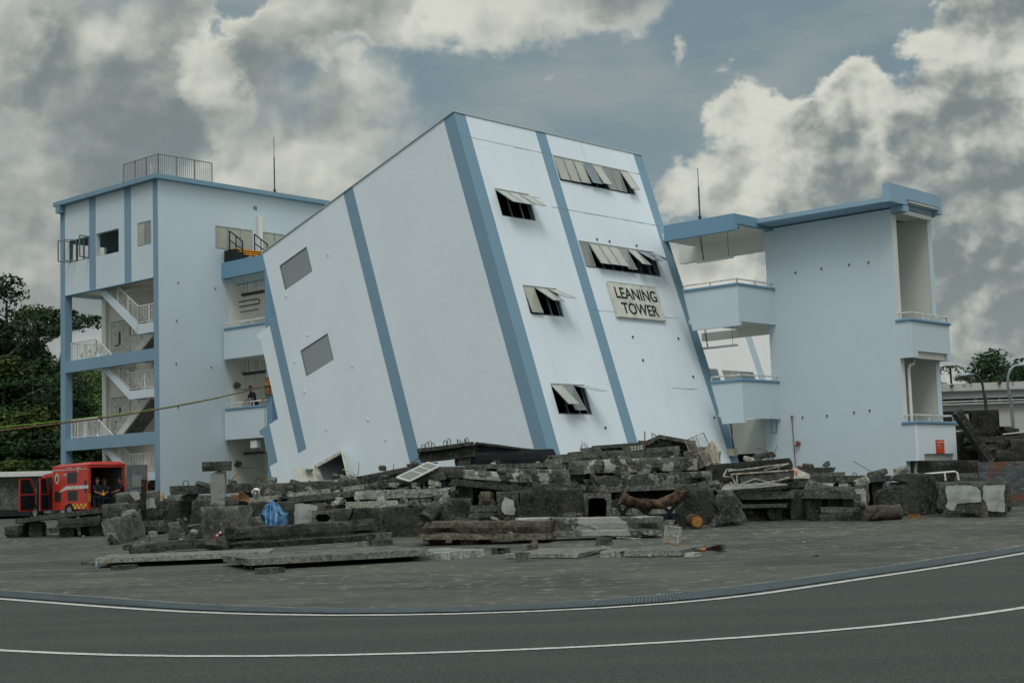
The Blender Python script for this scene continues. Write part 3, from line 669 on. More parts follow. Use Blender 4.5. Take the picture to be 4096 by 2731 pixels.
bx('floodlight', M_OFFW, left, ((GU0+.1, -2.5, 3.95), (GU0+.35, -2.0, 4.3)))
for z in (7.2, 3.3):
    mb = MB(); mb.tube([(4.5, -.02, z+.1), (4.45, -.12, z), (4.42, -.2, z-.08)], [.05, .1, .2], 12); mb.build('loudspeaker', plain('speaker_grey', (.12, .13, .12)), left)
# black steps with yellow treads on the gallery roof
st = thing('steps_unit', 'black portable steps with yellow treads and handrails up on the gallery roof', 'steps', M=LB @ Matrix.Translation((3.8, -.62, 13.25)))
for i in range(4): bx('tread', M_YEL, st, ((.12+.13*i, -.0-.22*i-.24, .62-.15*i-.0), (1.72, -.22*i, .66-.15*i)))
bx('body', M_BLACK, st, *[((0.02, -.22*i-.22, 0), (1.72, -.22*i, .615-.15*i)) for i in range(4)], ((0, 0, 0), (1.74, .5, .615)))
for u_ in (.05, 1.6):
    mb = MB(); a, c = Vector((u_, .1, .62)), Vector((u_, -.92, .1)); h = Vector((0, 0, .95))
    mb.bar(a, a+h, .05); mb.bar(c, c+h*.85, .05); mb.bar(a+h, c+h*.85, .05); mb.bar(a+h*.5, c+h*.42, .04); mb.bar((a+c)/2, (a+c)/2+h*.92, .04); mb.build('handrail', M_BLACK, st)
def rod(name, label, p, h):
    o = thing(name, label, 'lightning rod', p); mb = MB(); mb.tube([(0, 0, 0), (0, 0, .35)], .07, 8); mb.build('base', M_STEEL, o)
    mb = MB(); mb.tube([(0, 0, .3), (0, 0, h*.66)], .035, 6); mb.build('mast', M_STEEL, o); mb = MB(); mb.tube([(0, 0, h*.66), (0, 0, h)], .017, 6); mb.build('tip', M_STEEL, o)
rod('lightning_rod', 'thin dark rod standing on the blue edged roof of the stair block', LB @ Vector((7.56, .5, 17.22)), 3.15)

# ---------------------------------------------------------------- right block
RB = frame(Vector((15.53, 56.56, 0)))
right = thing('gallery_block', 'pale blue windowless block with balconies and a blue canopy roof, right of the leaning building', 'building', M=RB)
bx('side_wall', M_PALE, right, ((0, .56, GZ-.3), (.35, 6.42, 12.06))); bx('side_wall', M_PALE, right, ((0, 6.42, GZ-.3), (.35, 6.84, 4.12)))
bx('far_wall', M_CREAM, right, ((2.93, .56, GZ-.3), (3.26, 6.42, 12.02)))
bx('post', M_PALE, right, ((2.92, .5, GZ-.3), (3.28, .559, 12.02)))
bx('post', M_OFFW, right, ((.003, .555, 2.2), (.35, .5599, 12.02)))
bx('rear_wall', M_CREAM, right, ((.36, 6.0, GZ-.3), (2.92, 6.2, 12.0)))
M_CAN = render_paint('canopy_paint', (.30, .45, .58), .08)
mb = MB(); mb.prism([(-1.1, .3, 12.14), (3.27, .3, 12.06), (3.27, 6.6, 12.06), (-1.1, 6.6, 12.14)], [(-1.1, .3, 12.32), (3.27, .3, 12.36), (3.27, 6.6, 12.36), (-1.1, 6.6, 12.32)]); mb.build('canopy_roof', M_CAN, right)
bx('canopy_edge', M_CAN, right, ((-1.12, .34, 12.16), (-1.101, 6.6, 12.34)))
bx('fascia', M_CAN, right, ((-1.1, 0, 12.38), (3.30, .3, 12.88)), ((3.02, .0, 12.12), (3.30, .3, 12.38)), ((-1.1, 0, 12.15), (.3, .3, 12.38)))
bx('wall_head_beam', M_CAN, right, ((-.03, .02, 11.90), (.42, .56, 12.14)))
bx('fascia_soffit', M_OFFW, right, ((.43, .02, 12.30), (3.01, .31, 12.36)), ((.43, .3, 11.88), (2.92, .5, 12.05)), ((.43, .5, 12.01), (2.92, 1.5, 12.055)))
for k, (zc, zb) in enumerate(((7.64, 6.14), (3.64, 2.14))):
    bx('landing_slab', M_OFFW, right, ((.36, .12, zb+.25), (3.0, 6.0, zb+.45)))
    bx('parapet', M_PALE, right, ((0, .13, zb), (.28, .5599, zc-.08)))
    bx('parapet', M_WHITE if k else M_PALE, right, ((0, 0, zb), (.45, .125, zc-.08)), ((.45, 0, zb+.26), (3.0, .125, zc-.08)), ((3.0, 0, zb), (3.28, .125, zc-.08)), ((3.14, .125, zb), (3.28, .9, zc-.08)))
    bx('parapet_soffit', M_CREAM, right, ((.45, .13, zb+.0), (3.0, .25, zb+.25)))
    bx('parapet_cap', M_BLUE2, right, ((-.06, -.07, zc-.08), (3.36, .18, zc+.03)), ((-.06, .18, zc-.08), (.16, .64, zc+.03)), bevel=.03)
    railing('handrail', right, [(.08, .6, zc+.03), (.08, .05, zc+.03), (3.2, .05, zc+.03), (3.2, .8, zc+.03)], .24, M_GALV, 9, .01, .028, .22)
mb = MB(); mb.tube([(1.1, .52, 6.12), (.95, .50, 5.95), (.62, .48, 5.9), (.5, .47, 5.7), (.5, .47, 3.68)], .065, 8); mb.build('drainpipe', M_OFFW, right)
mb = MB(); mb.tube([(.75, .50, 2.12), (.6, .48, 1.9), (.55, .47, 1.7), (.55, .47, GZ-.1)], .07, 8); mb.build('drainpipe', M_OFFW, right)
sg = thing('notice_board', 'small red notice with white writing fixed to the lowest balcony parapet', 'sign', M=RB @ Matrix.Translation((1.45, -.03, 2.42)))
bx('board', plain('notice_red', (.62, .07, .03), .5), sg, ((0, 0, 0), (.69, .025, .52)))
mb = MB()
for z, x0, x1 in ((.40, .05, .64), (.27, .05, .34), (.18, .25, .42)):
    x = x0
    while x < x1: mb.box((x, -.006, z), (x+.035, 0, z+.055)); x += .05
mb.build('lettering', plain('faded_white', (.6, .42, .36)), sg)
for pts in (((5.0, 10.07), (3.79, 10.09), (2.53, 10.09), (1.66, 10.07)), ((5.03, 4.1), (3.9, 4.1), (2.67, 4.16), (1.98, 4.2))):
    for v, z in pts: bx('wall_hook', M_STEEL, right, ((-.05, v-.02, z-.05), (0, v+.02, z+.03)))
# red hydrant pipe
hp = thing('hydrant_pipe', 'thin red fire pipe with two valves rising up the pale blue wall', 'fire pipe', M=RB @ Matrix.Translation((-.08, 5.45, 0)))
mb = MB(); mb.tube([(0, .05, 4.12), (0, .02, 3.0), (0, -.02, GZ+.9)], .018, 8); mb.tube([(0, .05, 4.08), (0, .05, 4.18)], .05, 8); mb.build('pipe', plain('hydrant_red', (.24, .06, .055), .5), hp)
for z in (3.05, 2.05):
    mb = MB(); mb.tube([(-.02, 0, z-.1), (-.02, -.18, z-.1)], .035, 8); mb.tube([(-.1, -.2, z), (.04, -.2, z)], .085, 12); mb.build('valve', plain('valve_red', (.26, .09, .09), .5), hp)
# gallery of the right block, running behind the leaning building
UF = 1.2
bx('gallery_beam', M_BLUE2, right, ((-2.77, 6.07, 11.72), (-2.55, 9.6, 12.39)), ((-2.55, 6.07, 12.0), (-.06, 6.3, 12.39)))
bx('gallery_beam', M_BLUE2, right, ((-.06, 6.0, 11.96), (-.0, 6.42, 12.13)))
bx('gallery_roof', M_CREAM, right, ((-2.55, 6.3, 12.0), (UF, 9.5, 12.3)), ((-1.6, 9.5, 12.0), (UF, 10.6, 12.3)), ((UF-.25, 6.3, 11.35), (UF, 11.5, 12.0)))
for zc, zb, va, vb in ((9.53, 7.82, 8.75, 8.35), (5.64, 3.9, 7.58, 7.10)):
    bx('gallery_slab', M_CREAM, right, ((-2.6, 6.2, zb+.3), (UF, vb+.3, zb+.5)), ((UF-.25, 6.3, zb-.05), (UF, 10.5, zb+.3)))
    mb = MB(); mb.ext([(-2.77, 6.07, zb), (-2.77, vb, zb), (-2.77, va, zc-.08), (-2.77, 6.07, zc-.08)], (.17, 0, 0)); mb.box((-2.6, 6.07, zb+.18), (0, 6.2, zc-.08)); mb.build('parapet', M_PALE, right)
    bx('parapet_cap', M_BLUE2, right, ((-2.83, 6.02, zc-.08), (-2.55, va, zc+.03)), ((-2.55, 6.02, zc-.08), (0, 6.25, zc+.03)), bevel=.03)
    railing('handrail', right, [(-2.69, va, zc+.03), (-2.69, 6.14, zc+.03), (0, 6.14, zc+.03)], .17, M_GALV, 9, .01, .022, .15)
bx('gallery_wall', M_CREAM, right, ((.36, 6.42, GZ-.3), (.5, 7.6, 4.15)), ((.36, 9.1, GZ-.3), (.5, 11.5, 4.15)), ((.36, 7.6, 2.72), (.5, 9.1, 4.15)), ((.5, 7.5, 3.8), (UF, 9, 3.9)))
bx('gallery_wall', M_DARK, right, ((.9, 7.0, GZ-.3), (1.0, 10, 3)))  # near-black panel paints in the dark behind the doorway
louvre(right, lambda x, y, d: (d-.012, x, y), 6.28, 3.5, 6.55, 4.1, 8)
for z, h in ((12.0, 1.05), (8.1, .85)):
    mb = MB(); mb.box((-1.2, 7.3, z-h-.08), (-1.05, 9.1, z-h)); mb.build('hanging_lamp', M_OFFW, right)
    mb = MB(); mb.box((-1.13, 8.8, z-h), (-1.12, 8.815, z)); mb.box((-1.13, 7.5, z-h), (-1.12, 7.515, z)); mb.tube([(-1.12, 8.9, z), (-1.12, 8.85, z-h*.5), (-1.12, 8.75, z-h)], .02, 5); mb.build('lamp_wires', M_PIPE, right)
mb = MB(); mb.box((-2.0, 6.35, 11.90), (-1.96, 9.6, 11.94)); mb.build('red_pipe', plain('pipe_red', (.35, .07, .05)), right)
mb = MB(); mb.box((-2.3, 6.35, 11.91), (-2.27, 9.5, 11.95)); mb.build('conduit', M_PIPE, right)
mb = MB(); mb.box((-1.9, 7.2, 2.62), (-1.6, 7.6, 2.90)); mb.build('hanging_lamp', plain('cream_plastic', (.5, .47, .33)), right)
mb = MB(); mb.box((-1.86, 7.25, 2.9), (-1.85, 7.26, 4.0)); mb.tube([(-1.75, 7.4, 4.0), (-1.72, 7.36, 3.4), (-1.7, 7.3, 2.9)], .025, 5); mb.build('lamp_wires', M_PIPE, right)
rod('lightning_rod', 'thin dark rod standing on the canopy roof of the gallery block', RB @ Vector((-1.8, 8.4, 12.38)), 2.4)

# the second tilted house, seen through the open gallery
HM = TM.copy(); HM.translation = at(3100, 1700, 86)
hs = thing('tilted_house', 'small white tilted house with grey windows seen through the gap under the gallery', 'building', M=HM)
hw = [(-6.2, 2.2, -4.1, 3.4), (-3.7, 2.1, -.45, 3.35)]
wall((-12, -3), (5, 6.5), hw, lambda x, y, d: (x, d, y), .3).build('wall', render_paint('far_white_paint', (.78, .80, .80)), hs)
bx('rear_wall', M_OFFW, hs, ((-12, 5, -3), (5, 5.3, 6.5)), ((-12, .3, 6.2), (5, 5, 6.5)))
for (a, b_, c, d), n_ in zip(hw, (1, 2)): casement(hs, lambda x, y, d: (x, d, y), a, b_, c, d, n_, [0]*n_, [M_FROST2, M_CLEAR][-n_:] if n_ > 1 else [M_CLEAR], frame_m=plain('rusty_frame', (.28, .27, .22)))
bx('stripe', render_paint('far_grey_stripe', (.42, .52, .60)), hs, ((-.05, -.02, -3), (.6, 0, 6.49)))

# ---------------------------------------------------------------- the rubble
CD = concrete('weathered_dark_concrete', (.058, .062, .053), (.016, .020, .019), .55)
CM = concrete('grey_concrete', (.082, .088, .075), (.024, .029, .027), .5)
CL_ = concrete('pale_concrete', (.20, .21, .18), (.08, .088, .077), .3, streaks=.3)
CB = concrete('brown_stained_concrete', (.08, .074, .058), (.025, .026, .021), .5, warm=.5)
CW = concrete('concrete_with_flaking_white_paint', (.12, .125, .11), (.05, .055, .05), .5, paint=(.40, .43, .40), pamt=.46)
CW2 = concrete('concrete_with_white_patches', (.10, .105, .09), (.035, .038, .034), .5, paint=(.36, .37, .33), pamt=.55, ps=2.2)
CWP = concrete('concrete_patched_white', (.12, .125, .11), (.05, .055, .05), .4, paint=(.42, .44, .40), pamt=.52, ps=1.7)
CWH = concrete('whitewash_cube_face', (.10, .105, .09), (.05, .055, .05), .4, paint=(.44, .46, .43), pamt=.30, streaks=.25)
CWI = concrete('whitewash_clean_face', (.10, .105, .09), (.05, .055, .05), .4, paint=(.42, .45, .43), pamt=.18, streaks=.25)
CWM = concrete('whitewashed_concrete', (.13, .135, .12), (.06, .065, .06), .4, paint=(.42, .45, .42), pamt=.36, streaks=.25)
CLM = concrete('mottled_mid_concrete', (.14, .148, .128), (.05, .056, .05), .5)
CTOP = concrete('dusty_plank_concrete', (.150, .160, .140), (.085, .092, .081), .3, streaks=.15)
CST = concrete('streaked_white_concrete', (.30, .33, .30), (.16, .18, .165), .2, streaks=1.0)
def profile(kind, D, Hh):
    if kind == 'box': return [(0, 0), (D, 0), (D, Hh), (0, Hh)]
    if kind == 'tee': f = Hh*.28; a = D*.28; return [(0, 0), (D, 0), (D, f), (D-a, f*1.1), (D-a, Hh), (a, Hh), (a, f*1.1), (0, f)]
    if kind == 'flange_top': f = Hh*.25; a = D*.2; return [(a, 0), (D-a, 0), (D-a, Hh-f), (D, Hh-f), (D, Hh), (0, Hh), (0, Hh-f), (a, Hh-f)]
    if kind == 'ibeam': f = Hh*.2; a = D*.25; return [(0, 0), (D, 0), (D, f), (D-a, f*1.4), (D-a, Hh-f*1.4), (D, Hh-f), (D, Hh), (0, Hh), (0, Hh-f), (a, Hh-f*1.4), (a, f*1.4), (0, f)]
    if kind == 'trap': return [(0, 0), (D, 0), (D*.8, Hh), (D*.25, Hh)]
    if kind == 'gable': return [(0, 0), (D, 0), (D, Hh*.25), (D/2, Hh), (0, Hh*.25)]
    if kind == 'ell': f = Hh*.3; return [(0, 0), (D, 0), (D, Hh), (D*.65, Hh), (D*.65, f), (0, f)]
    if kind == 'round':
        n = 18; return [(D/2+D/2*math.cos(2*math.pi*k/n-math.pi/2), Hh/2+Hh/2*math.sin(2*math.pi*k/n-math.pi/2)) for k in range(n)]
def chunk_mesh(name, L, D, Hh, kind, seed, rough=.03, chip=.08, step=.16, skew=0., bend=0., taper=0.):
    rnd = random.Random(seed); prof = profile(kind, D, Hh); pts = []
    for i, (a, b_) in enumerate(prof):
        c = prof[(i+1) % len(prof)]; ln = math.hypot(c[0]-a, c[1]-b_); n = max(1, min(8, round(ln/step))) if kind != 'round' else 1
        for k in range(n): pts.append((a+(c[0]-a)*k/n, b_+(c[1]-b_)*k/n, 1. if k == 0 else 0.))
    nL = max(2, min(60, round(L/step))); bm = bmesh.new(); rings = []
    so_ = Vector((rnd.random()*90, rnd.random()*90, rnd.random()*90)); cy, cz = D/2, Hh/2
    e0, e1 = [rnd.uniform(-1, 1)*chip*1.2 for _ in range(2)]
    for i in range(nL+1):
        x = L*i/nL; ring = []; end = 1. if i in (0, nL) else 0.
        for (y, z, corner) in pts:
            p = Vector((x, y, z)); q = p*1.7+so_
            nv = Vector((noise.noise(q), noise.noise(q+Vector((31, 0, 0))), noise.noise(q+Vector((0, 47, 0)))))
            p += nv*rough*.55
            n2 = noise.noise(p*5.5+so_)*.5+.5
            big_ = max(0., noise.noise(p*1.4+so_*2)-.22)*1.8
            k = (corner*.45+end*.35)*chip*(n2+.15)+corner*big_*chip*1.6+end*big_*chip*2
            c = Vector((L/2, cy, cz))-p; c.x = (L/2-p.x)*end; p += c.normalized()*k if c.length else Vector()
            if end: p.x += (noise.noise(Vector((y*2.2, z*2.2, seed*1.7+i)))*chip*1.8+(e0 if i == 0 else e1)*(z/Hh-.5))
            p.x += skew*(z-cz); p.z += bend*math.sin(math.pi*x/L); p.z *= 1-taper*x/L
            ring.append(bm.verts.new(p))
        rings.append(ring)
    m_ = len(pts)
    for r0, r1 in zip(rings, rings[1:]):
        for k in range(m_): bm.faces.new((r0[k], r0[(k+1) % m_], r1[(k+1) % m_], r1[k]))
    for r in (rings[0][::-1], rings[-1]):
        if kind in ('box', 'round', 'trap'):
            c = bm.verts.new(sum((v.co for v in r), Vector())/m_+Vector((rnd.uniform(-1, 1)*rough, 0, 0)))
            for k in range(m_): bm.faces.new((r[k], r[(k+1) % m_], c))
        else: bm.faces.new(r)
    bmesh.ops.recalc_face_normals(bm, faces=bm.faces[:])
    me = bpy.data.meshes.new(name); bm.to_mesh(me); bm.free(); return me
NS = [0]
def R(name, label, cat, a, b_, h, D=.5, kind='box', mat=None, Y=None, group=None, rough=.03, chip=.08, tilt=0., up=None, **kw):
    """a, b_: pixels of the bottom front edge ends; (px, py) on the ground or (px, py, Y)"""
    NS[0] += 1
    def hy(Yv, x): return Yv if Yv > 50 or Yv < 38 or name in ('tee_beam', 'concrete_cylinder', 'concrete_rail') else (48+(Yv-41.5)*.6 if x < 670 else 43+(Yv-38)*.5)
    if len(a) > 2: a = (a[0], a[1], hy(a[2], a[0]))
    if len(b_) > 2: b_ = (b_[0], b_[1], hy(b_[2], a[0]))
    P0 = gpt(*a) if len(a) == 2 and Y is None else at(a[0], a[1], a[2] if len(a) > 2 else Y)
    P1 = gpt(*b_) if len(b_) == 2 and Y is None else at(b_[0], b_[1], b_[2] if len(b_) > 2 else Y)
    ym = (P0.y+P1.y)/2; Hm = h*ym/FPX
    if up is not None: P0.z += up; P1.z += up
    elif len(a) == 2 and Y is None: P0.z -= .05; P1.z -= .05; Hm += .05
    if len(a) > 2 and kind == 'box' and Hm > .45 and a[2] < 50 and not kw.get('skew'):
        g_ = min(P0.z-zg(P0.x, P0.y), P1.z-zg(P1.x, P1.y))
        if 0 < g_ < .62: P0.z -= g_+.04; P1.z -= g_+.04; Hm += g_+.04
    if name in ('heap_block', 'brick_wall') and h >= 80:
        g_ = min(P0.z-zg(P0.x, P0.y), P1.z-zg(P1.x, P1.y)); P0.z -= g_+.04; P1.z -= g_+.04; Hm += g_+.04
    x = (P1-P0); L = x.length; x.normalize()
    y = Vector((0, 0, 1)).cross(x).normalized()
    if tilt: y = (Matrix.Rotation(tilt, 3, x) @ y)
    z = x.cross(y).normalized()
    me = chunk_mesh(name, L, D, Hm, kind, NS[0]*7+3, min(rough, Hm*.12), min(chip, Hm*.3), **kw)
    mm = Matrix((x, y, z)).transposed().to_4x4(); mm.translation = P0
    o = bpy.data.objects.new(name, me); COL.objects.link(o); me.materials.append(mat or CM); o.matrix_world = mm
    tag(o, label, cat, group); o['len'] = L; o['hh'] = Hm; return o
def bez(p, q, r, n=8): return [p*(1-t)**2+q*2*t*(1-t)+r*t*t for t in (i/n for i in range(n+1))]
M_REBAR = plain('rusty_rebar', (.09, .05, .035), .9, .2)
def loops(o, xs, h=.16, w=.16, name='lifting_loop'):
    L, Hh = o['len'], o['hh']
    for f in xs:
        x = f*L; y = .12; mb = MB(); mb.tube([(x, y, Hh-.04), (x-.01, y, Hh+h*.7), (x+w*.3, y, Hh+h), (x+w*.7, y, Hh+h), (x+w, y, Hh+h*.7), (x+w, y, Hh-.04)], .014, 6)
        mb.build(name, M_REBAR, o)
def bars(o, n, seed, x0=0., x1=1., h=.3):
    rnd = random.Random(seed); L, Hh = o['len'], o['hh']
    for _ in range(n):
        x = L*rnd.uniform(x0, x1); y = rnd.uniform(.05, .4); p = Vector((x, y, Hh-.04)); pts = [p]
        for k in range(3): p = p+Vector((rnd.uniform(-.6, .6), rnd.uniform(-.3, .3), rnd.uniform(.3, 1)))*h*.4; pts.append(p)
        mb = MB(); mb.tube(pts, .011, 5); mb.build('rebar', M_REBAR, o)
B_, S_, K_, W_ = 'beam', 'slab', 'block', 'wall piece'
# --- foreground pieces on the apron
o = R('concrete_plank', 'long flat grey plank with a water bottle at its left end, nearest on the apron', S_, (377, 2270), (1080, 2242), 20, 2.2, mat=CTOP, up=.10, rough=.008, chip=.06)
mb = MB(); mb.tube([(.05, .3, -.02), (-.35, .25, .02)], .05, 5); mb.build('broken_end', CM, o)
o = R('concrete_plank', 'long pale topped plank lying in front of everything, left of the small white kerb', S_, (996, 2280), (1722, 2238), 26, 2.7, mat=CTOP, up=.10, rough=.008, chip=.06)
bars(o, 3, 4, 0, .03, -.5)
R('support_block', 'dark block propping the left end of the plank with the bottle', K_, (440, 2276), (500, 2275), 14, .6, mat=CD)
R('support_block', 'small dark block propping the left end of the pale topped front plank', K_, (1018, 2292), (1082, 2292), 20, .5, mat=CD)
R('kerb_piece', 'clean white kerb piece at the right end of the pale topped front plank', 'kerb', (1770, 2236), (1951, 2222), 27, 2.0, mat=CST, chip=.03)
R('concrete_lump', 'small rough lump touching the right end of the white kerb piece', K_, (1955, 2213), (2010, 2213), 24, .4, mat=CM)
R('paving_slab', 'flat broken slab with a rough boulder on its front corner', S_, (2016, 2232), (2314, 2229), 17, 2.6, mat=CTOP, chip=.10, rough=.01, up=.0)
R('boulder', 'rough grey boulder on the front corner of the flat broken slab', K_, (2066, 2242), (2116, 2240), 34, .35, mat=CM, rough=.06)
R('paving_slab', 'small flat slab between the two larger flat slabs near the broom', S_, (2392, 2226), (2484, 2224), 19, 1.6, mat=CL_)
R('paving_slab', 'flat slab with the broom handle resting behind its right end', S_, (2488, 2225), (2726, 2222), 22, 2.4, mat=CTOP, chip=.10, rough=.01, up=.0)
R('paving_slab', 'smallest flat fragment under the broom handle', S_, (2735, 2223), (2776, 2223), 13, .4, mat=CL_)
o = R('broken_beam', 'dark beam with a ragged web lying behind the front planks', B_, (925, 2196), (1535, 2156), 82, 1.0, 'tee', CD, rough=.05, chip=.16)
bars(o, 3, 9, .0, .05, .3)
R('bent_slab', 'thin curved dark slab slumped off the left end of the ragged beam', S_, (535, 2222), (930, 2198), 30, .9, mat=CD, bend=.14, rough=.05)
R('support_block', 'small pale block under the right end of the ragged dark beam', K_, (1438, 2183), (1472, 2182), 18, .3, mat=CL_)
R('support_block', 'dark block under the break of the ragged dark beam', K_, (922, 2207), (980, 2207), 16, .4, mat=CD)
R('concrete_lump', 'dark round lump at the right end of the ragged dark beam', K_, (1490, 2180), (1568, 2176), 46, .7, mat=CD, rough=.08, chip=.2)
R('concrete_lump', 'small grey lump in front of the curved dark slab', K_, (786, 2223), (824, 2222), 20, .3, mat=CM, rough=.05)
# middle front pair
o = R('tee_beam', 'brown flanged beam with a cylinder standing on its left end', B_, (1670, 2162, 39.3), (2215, 2158, 39.0), 76, 1.0, 'tee', CB, chip=.12)
o = R('tee_beam', 'long beam with pale flaking paint, wire basket at its right end', B_, (2043, 2148, 39.6), (2650, 2142, 39.6), 76, .9, 'tee', CW, chip=.12)
R('support_block', 'brown block under the middle of the brown flanged beam', K_, (1838, 2174), (1892, 2174), 17, .35, mat=CB)
R('support_block', 'upright block under the right end of the brown flanged beam', K_, (2100, 2197), (2156, 2196), 40, .3, mat=CB)
R('support_block', 'dark block under the paint flaked beam', K_, (2374, 2178), (2430, 2178), 26, .4, mat=CD)
R('support_block', 'flat dark block under the left end of the brown flanged beam', K_, (1684, 2164), (1740, 2164), 14, .4, mat=CD)
o = R('concrete_cylinder', 'short concrete cylinder with a pale ring leaning on the brown beam', 'cylinder', (1740, 2098, 39.7), (1796, 2036, 40.3), 62, .42, 'round', CM)
R('concrete_rail', 'thin concrete rail sloping down from the concrete cylinder', B_, (1798, 2072, 40), (1950, 2098, 39.8), 9, .15, mat=CM, chip=.02)
# left part of the heap
R('concrete_lump', 'rounded lump farthest left on the apron', K_, (2, 2147), (75, 2147), 42, .9, mat=CD, rough=.08, chip=.2)
R('steel_trough', 'curved dark trough end sticking out under the leftmost long beam', 'trough', (72, 2142), (150, 2140), 62, .7, mat=CM, skew=-.5, rough=.06)
R('long_beam', 'leftmost long dark beam rising to the right in front of the red vehicle', B_, (60, 2094, 42.5), (403, 2050, 42.5), 20, .9, mat=CD)
R('long_beam', 'second long beam, below the leftmost one, with a squared grey end', B_, (222, 2115, 41.5), (412, 2100, 41.8), 36, .7, mat=CD)
R('long_beam', 'low flat beam on the ground beneath the two long dark beams', B_, (160, 2130), (404, 2124), 18, .9, mat=CD)
R('ribbed_block', 'upright ribbed block standing right of the long dark beams', K_, (404, 2128, 42), (484, 2130, 41), 112, .9, mat=CM, chip=.05)
WC5 = R('painted_chunk', 'tilted slab with white paint patches behind the rusty post', W_, (468, 2110, 43), (640, 2100, 43), 140, .35, mat=CM, skew=0)
R('heavy_block', 'heavy black weathered block under the rusty post', K_, (486, 2085, 42.2), (664, 2083, 42.4), 44, 1.1, mat=CD, chip=.16)
R('heavy_block', 'lower of the two heavy black blocks left of the cubes', K_, (500, 2132, 41.5), (658, 2126, 41.8), 46, 1.0, mat=CD, chip=.16)
o = R('steel_post', 'thin dark post standing upright on the heavy black block', 'post', (562, 2042, 42.0), (580, 2042, 42.0), 124, .14, mat=plain('post_rust', (.035, .03, .028), .9, .2, .4, 10), chip=.01, rough=.01)
R('tilted_chunk', 'pale broken slab tilted up on the apron at the left', S_, (478, 2176), (592, 2146), 108, .3, mat=CLM, skew=.1, tilt=-.3, chip=.14, rough=.05)
R('concrete_lump', 'small angular lump right of the pale tilted slab', K_, (590, 2160), (630, 2158), 36, .4, mat=CL_, rough=.06, chip=.14)
R('squared_block', 'squared dark block with a reddish top left of the big base cube', K_, (658, 2172), (742, 2168), 82, .8, mat=CM, chip=.14)
R('ell_beam', 'elbow concrete beam between the dark squared block and the base cube', B_, (722, 2160, 39.5), (885, 2148, 39.5), 60, .9, 'ell', CM)
R('base_cube', 'tall grey cube in front of the concrete T post', K_, (806, 2174), (950, 2172), 146, 1.0, mat=CLM, chip=.05)
GRW = 'blocks of the back wall on the left'
R('wall_block', 'recessed grey block at the left end of the streaked back wall', K_, (618, 2092, 47), (668, 2092, 47), 90, .8, mat=CM)
R('wall_block', 'streaked grey wall block behind the squared dark block', K_, (664, 2095, 46), (760, 2095, 46), 94, .8, mat=CM, chip=.04)
R('wall_block', 'streaked grey wall block just left of the base cube', K_, (761, 2095, 46), (848, 2095, 46), 95, .8, mat=CM, chip=.04)
R('spacer_block', 'leftmost small spacer block under the slab with two lifting loops', K_, (664, 2002, 46), (727, 2002, 46), 22, .6, mat=CM)
R('spacer_block', 'small darker spacer block under the slab with two lifting loops', K_, (729, 2002, 46.6), (764, 2002, 46.6), 22, .6, mat=CD)
R('spacer_block', 'small spacer block under the looped slab just left of the T post', K_, (780, 2002, 46), (842, 2002, 46), 22, .6, mat=CM)
o = R('looped_slab', 'long slab with two lifting loops behind the concrete T post', S_, (680, 1979, 46), (1050, 1966, 46.6), 35, 1.0, mat=CM, chip=.04); loops(o, (.14, .93))
R('pale_wall', 'long pale weathered wall piece in front of the open white doors', W_, (1042, 1986, 47), (1445, 1962, 47), 50, .5, mat=CW2)
tp = thing('concrete_t_post', 'concrete T shaped post standing behind the base cube', 'post', at(870, 2034, 43.4))
d_ = 43.4/FPX
o = chunk_mesh('stem', 53*d_, .36, 150*d_, 'box', 91, .02, .04); o.materials.append(CWM); q = bpy.data.objects.new('stem', o); COL.objects.link(q); q.parent = tp; q.location = (-27*d_, 0, 0)
o = chunk_mesh('cap', 118*d_, .5, 38*d_, 'box', 92, .02, .04); o.materials.append(CM); q = bpy.data.objects.new('cap', o); COL.objects.link(q); q.parent = tp; q.location = (-68*d_, -.07, 150*d_)
R('dark_wall', 'broad dark wall piece behind the blue plastic sheet', W_, (990, 2112, 43.5), (1180, 2110, 43.5), 104, .7, mat=CD)
WC3 = R('whitewashed_wall', 'wall piece with a square white panel left of the hollow block', W_, (1174, 2106, 43), (1298, 2104, 43), 90, .4, mat=CM, chip=.04)
R('dark_wall', 'dark wall piece behind the hollow block', W_, (1290, 2080, 44), (1412, 2078, 44), 62, .7, mat=CM)
R('rough_block', 'rough dark rock on top of the heap right of the T post', K_, (950, 2068, 41), (1000, 2066, 41), 36, .5, mat=CD, rough=.07, chip=.2)
R('rough_block', 'grey squared block under the cardboard right of the base cube', K_, (948, 2072, 40.5), (1010, 2070, 40.5), 42, .5, mat=CM)
R('reinforced_rubble', 'broken reinforced lump with exposed bars right of the base cube', K_, (948, 2150, 40), (1062, 2146, 40), 78, .8, mat=CM, rough=.12, chip=.3)
R('diagonal_slab', 'long thin slab with a pale top slanting up behind the blue plastic sheet', S_, (998, 2010, 44.5), (1490, 1952, 46.5), 18, 1.0, mat=CL_, chip=.04)
R('diagonal_slab', 'darker slanting slab under the pale topped one', S_, (1150, 2012, 44), (1500, 1978, 45.5), 24, .8, mat=CM)
